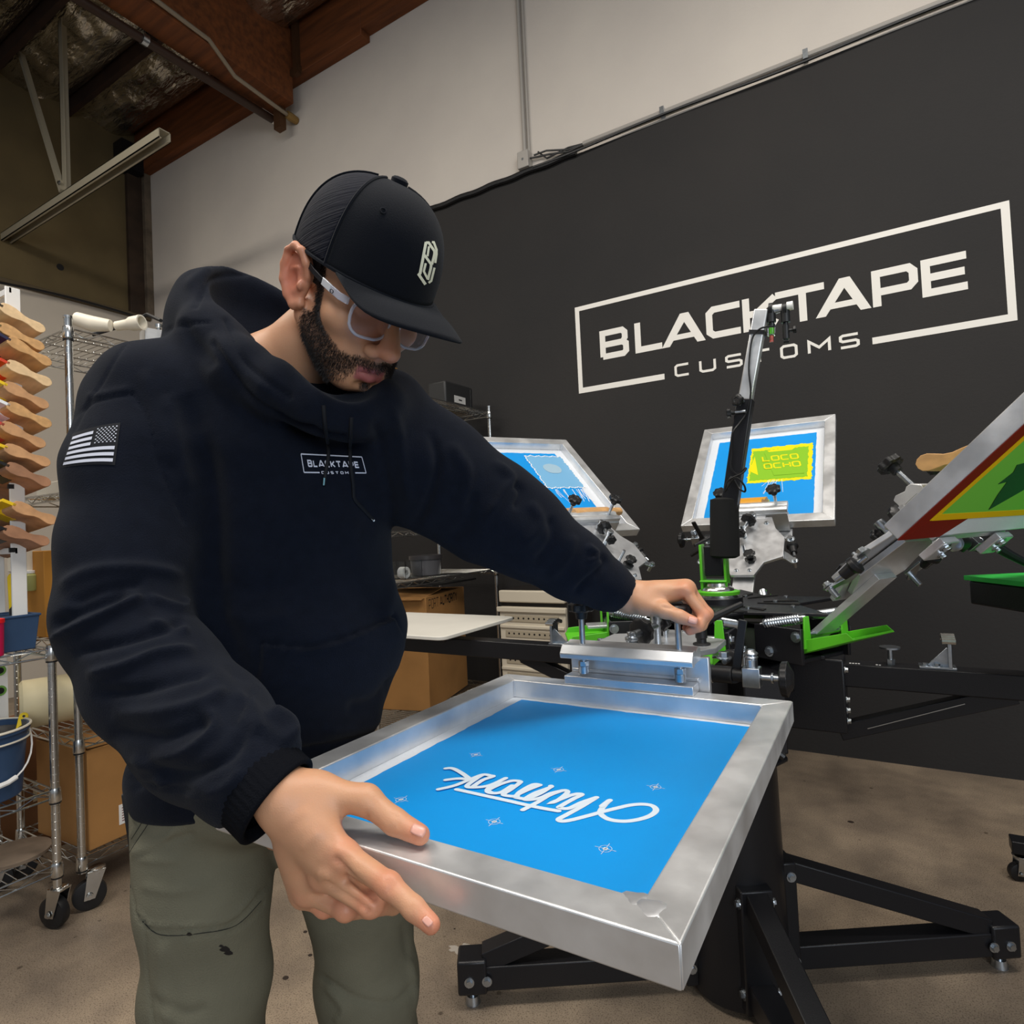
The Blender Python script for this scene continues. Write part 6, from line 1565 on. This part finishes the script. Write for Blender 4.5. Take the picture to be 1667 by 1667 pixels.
# ---- cap
CAPM = mat('black_twill', srgb(10, 14, 22), .9, 0, bump=.4, bscale=900, spec=.15, sheen=.05)
CAPN = mat('black_netting', srgb(15, 18, 30), .8, 0, noise=.25, nscale=500, bump=1.0, bscale=130, stretch=(.12, .12, 3.2), spec=.2)
cap_o = thing('cap', tuple(hw(0, 0, .1)), 'black trucker cap with a raised cream emblem, worn by the man', 'cap')
def cappt(th, t, grow=0.):
    ax, ayf, ayb, top, n = .088+grow, .125+grow, .110+grow, .157+grow, 2.5
    c, s = math.cos(th), math.sin(th); ay = ayf if c > 0 else ayb
    e = max(0, 1-t**n)**(1/n); zr = .048-.018*(c+1)/2
    # front panels stand up stiffly
    return hw(ax*s*e, ay*c*e+.012*t, zr+(top-zr)*t)
def capshell(t0, t1, th0, th1, nt, nth, grow=0.):
    vs = []; 
    for j in range(nt+1):
        t = t0+(t1-t0)*(1-(1-j/nt)**1.6)
        for i in range(nth+1): vs.append(cappt(th0+(th1-th0)*i/nth, t, grow))
    return vs, [(j*(nth+1)+i, j*(nth+1)+i+1, (j+1)*(nth+1)+i+1, (j+1)*(nth+1)+i) for j in range(nt) for i in range(nth)]
def capobj(name, m, args, par=cap_o, thick=.0022):
    mb = MB(); mb.add(*capshell(*args)); o = mb.build(name, m, par, angle=180)
    s = o.modifiers.new('s', 'SOLIDIFY'); s.thickness = thick; s.offset = -1; return o
SPL = math.radians(66)
front = capobj('front_panel', CAPM, (0, 1, -SPL, SPL, 22, 40))
capobj('mesh_panel', CAPN, (0, 1, SPL, 2*PI-SPL, 22, 60, -.0008))
for th in (SPL, -SPL, math.radians(122), -math.radians(122), PI):
    mb = MB(); mb.tube([cappt(th, 1-(1-k/26)**1.5, .0002) for k in range(26)], .0024 if abs(th) == SPL else .0014, n=6); mb.build('seam', CAPM, cap_o)
mb = MB(); mb.tube([cappt(2*PI*k/60, 0.01, .0004) for k in range(60)], .0024, n=6, closed=True); mb.build('rim_binding', CAPM, cap_o)
mb = MB(); mb.lathe(cappt(0, .998), Vector(HU), [(-.001, .011), (.004, .011), (.0065, .008), (.0075, .004)], n=20); mb.build('top_button', CAPM, cap_o)
mb = MB(); e = cappt(math.radians(40), .70, .0006); nrm = Vector(e-hw(0, 0, .05)).normalized(); mb.tube([Vector(e)+(nrm.orthogonal().normalized()*math.cos(a)+nrm.cross(nrm.orthogonal().normalized())*math.sin(a))*.0034 for a in np.linspace(0, 2*PI, 14, endpoint=False)], .0010, n=5, closed=True); mb.build('eyelet', CAPM, cap_o)
# brim
mb = MB(); NU, NW = 30, 12; vs = []
for j in range(NW+1):
    q = j/NW
    for i in range(NU+1):
        s = -1+2*i/NU; th = s*math.radians(54)
        inn = hl(np.array([cappt(th, 0, .0)]))[0]
        out = np.array([.076*math.sin(s*PI/2), .073+.140*max(0, math.cos(s*PI/2))**.70, .018-.022*s*s+.038*s**6])
        p = inn*(1-q)+out*q; p[2] += .008*math.sin(PI*q)*(1-s*s)
        vs.append(hw(*p))
mb.add(vs, [(j*(NU+1)+i, j*(NU+1)+i+1, (j+1)*(NU+1)+i+1, (j+1)*(NU+1)+i) for j in range(NW) for i in range(NU)])
br = mb.build('brim', CAPM, cap_o, angle=180); so = br.modifiers.new('s', 'SOLIDIFY'); so.thickness = .003; so.offset = 0
# embroidered emblem
Vc, Fc = capshell(0, 1, -SPL, SPL, 22, 40); ct = BVHTree.FromPolygons([tuple(v) for v in Vc], Fc)
EMBL = mat('cream_embroidery', srgb(232, 232, 208), .7)
def ez(px, py): return Vector((660+px/16.67, 380+py/16.67))
mb = MB()
for poly, w_ in ([[(560,235),(400,1080),(365,1120),(545,1385)], 4.6], [[(560,250),(630,250),(790,480),(790,560),(720,840)], 4.2], [[(720,235),(770,240),(845,440),(845,560),(810,800)], 3.6], [[(520,590),(700,840),(690,940),(610,1260)], 4.2],
                 [[(790,930),(700,1290),(630,1340)], 3.6], [[(640,350),(600,620)], 3.4], [[(550,810),(500,1030),(600,1230)], 3.6]):
    for q in subq(ribbon([ez(*p) for p in poly], w_), 3):
        P = [onto(ct, p.x, p.y, .0016) for p in q]
        if all(p is not None for p in P):
            Q = [onto(ct, p.x, p.y, -.0005) for p in q]; mb.add(P+Q, [(0,1,2,3),(0,4,5,1),(1,5,6,2),(2,6,7,3),(3,7,4,0)])
mb.build('emblem', EMBL, front, smooth=False)
# inner hair just below the cap band
hb = MB(); hv = []
for j in range(5):
    for i in range(41):
        th = math.radians(75)+(2*PI-math.radians(150))*i/40; p = hl(np.array([cappt(th, 0, -.011)]))[0]; p[2] -= .004+j*.007; p[0] *= 1-.02*j; p[1] = p[1]*(1-.02*j); hv.append(hw(*p))
hb.add(hv, [(j*41+i, j*41+i+1, (j+1)*41+i+1, (j+1)*41+i) for j in range(4) for i in range(40)]); 
hb.build('hair', mat('dark_hair', srgb(24, 18, 15), .7, bump=.6, bscale=900), man, angle=180)

# ---- glasses
gl = thing('glasses', tuple(hw(0, .1, 0)), 'clear framed glasses with black temple tips on the man\'s face', 'glasses')
GFR = mat('clear_acetate', (.80, .82, .92, 1), .12, 0, trans=.55, ior=1.45); LEN = mat('lens', (.88, .86, .97, 1), .02, 0, trans=1.0, ior=1.2)
TEMP = mat('temple_black', srgb(16, 17, 22), .45); SIL = mat('temple_silver', srgb(232, 232, 234), .25, .3)
def lensring(s, grow=0., dy=0.):
    P = []
    for k in range(32):
        a = 2*PI*k/32; cx, sy = math.cos(a), math.sin(a)
        x = (abs(cx)**.5)*(1 if cx > 0 else -1)*(.0265+grow); z = (abs(sy)**.55)*(1 if sy > 0 else -1)*(.0205+grow)
        if z < 0: x *= 1-.25*(-z/.02)**2
        P.append((s*(.034)+x, .112-.20*max(0, abs(s*.034+x)-.012)**1.0*.55-2.2*max(0, abs(s*.034+x)-.03)**2+dy, z-.006))
    return P
for s in (1, -1):
    mb = MB(); mb.tube([hw(*p) for p in lensring(s)], .0020, n=8, closed=True); fr = mb.build('rim', GFR, gl)
    mb = MB(); ring = [hw(*p) for p in lensring(s, -.001)]; ring2 = [hw(*p) for p in lensring(s, -.001, -.0016)]; c0 = sum(ring)/32+HF*.002; c1 = sum(ring2)/32+HF*.002; n = 32
    mb.add(ring+ring2+[c0, c1], [(i, (i+1) % n, 2*n) for i in range(n)]+[(n+(i+1) % n, n+i, 2*n+1) for i in range(n)]+[(i, n+i, n+(i+1) % n, (i+1) % n) for i in range(n)]); mb.build('lens', LEN, gl, angle=60)
    def tb(pts, w, t, name, m):
        mb = MB(); vs = []
        for (x, y, z) in pts:
            for dx, dz in ((-t, -w), (t, -w), (t, w), (-t, w)): vs.append(hw(s*(x+dx), y, z+dz))
        k = len(pts); fs = [(4*i+j, 4*i+(j+1) % 4, 4*i+4+(j+1) % 4, 4*i+4+j) for i in range(k-1) for j in range(4)]+[(3, 2, 1, 0), (4*k-4, 4*k-3, 4*k-2, 4*k-1)]
        mb.add(vs, fs); return mb.build(name, m, gl, bevel=.0006)
    tb([(.064, .098, .010), (.071, .088, .011), (.0755, .070, .014)], .0045, .0014, 'temple', GFR)
    tb([(.0755, .071, .014), (.0785, .052, .017)], .0046, .0013, 'temple_inlay', SIL)
    tb([(.0785, .053, .017), (.081, .03, .0215), (.083, .012, .027), (.084, -.004, .034), (.084, -.02, .030), (.082, -.035, .010)], .0036, .0014, 'temple_tip', TEMP)
    mb = MB(); mb.tube([hw(s*.0762+.0018*s, .079+.004*math.cos(a), .0125+.0022*math.sin(a)) for a in np.linspace(0, 2*PI, 16, endpoint=False)], .0006, n=5, closed=True); mb.build('temple_mark', TEMP, gl)
mb = MB(); mb.tube([hw(*p) for p in ((-.009, .110, .004), (-.004, .114, .007), (.004, .114, .007), (.009, .110, .004))], .002, n=8); mb.build('bridge', GFR, gl)
for k in list(bpy.data.objects):
    if '_wl' in k: del k['_wl']
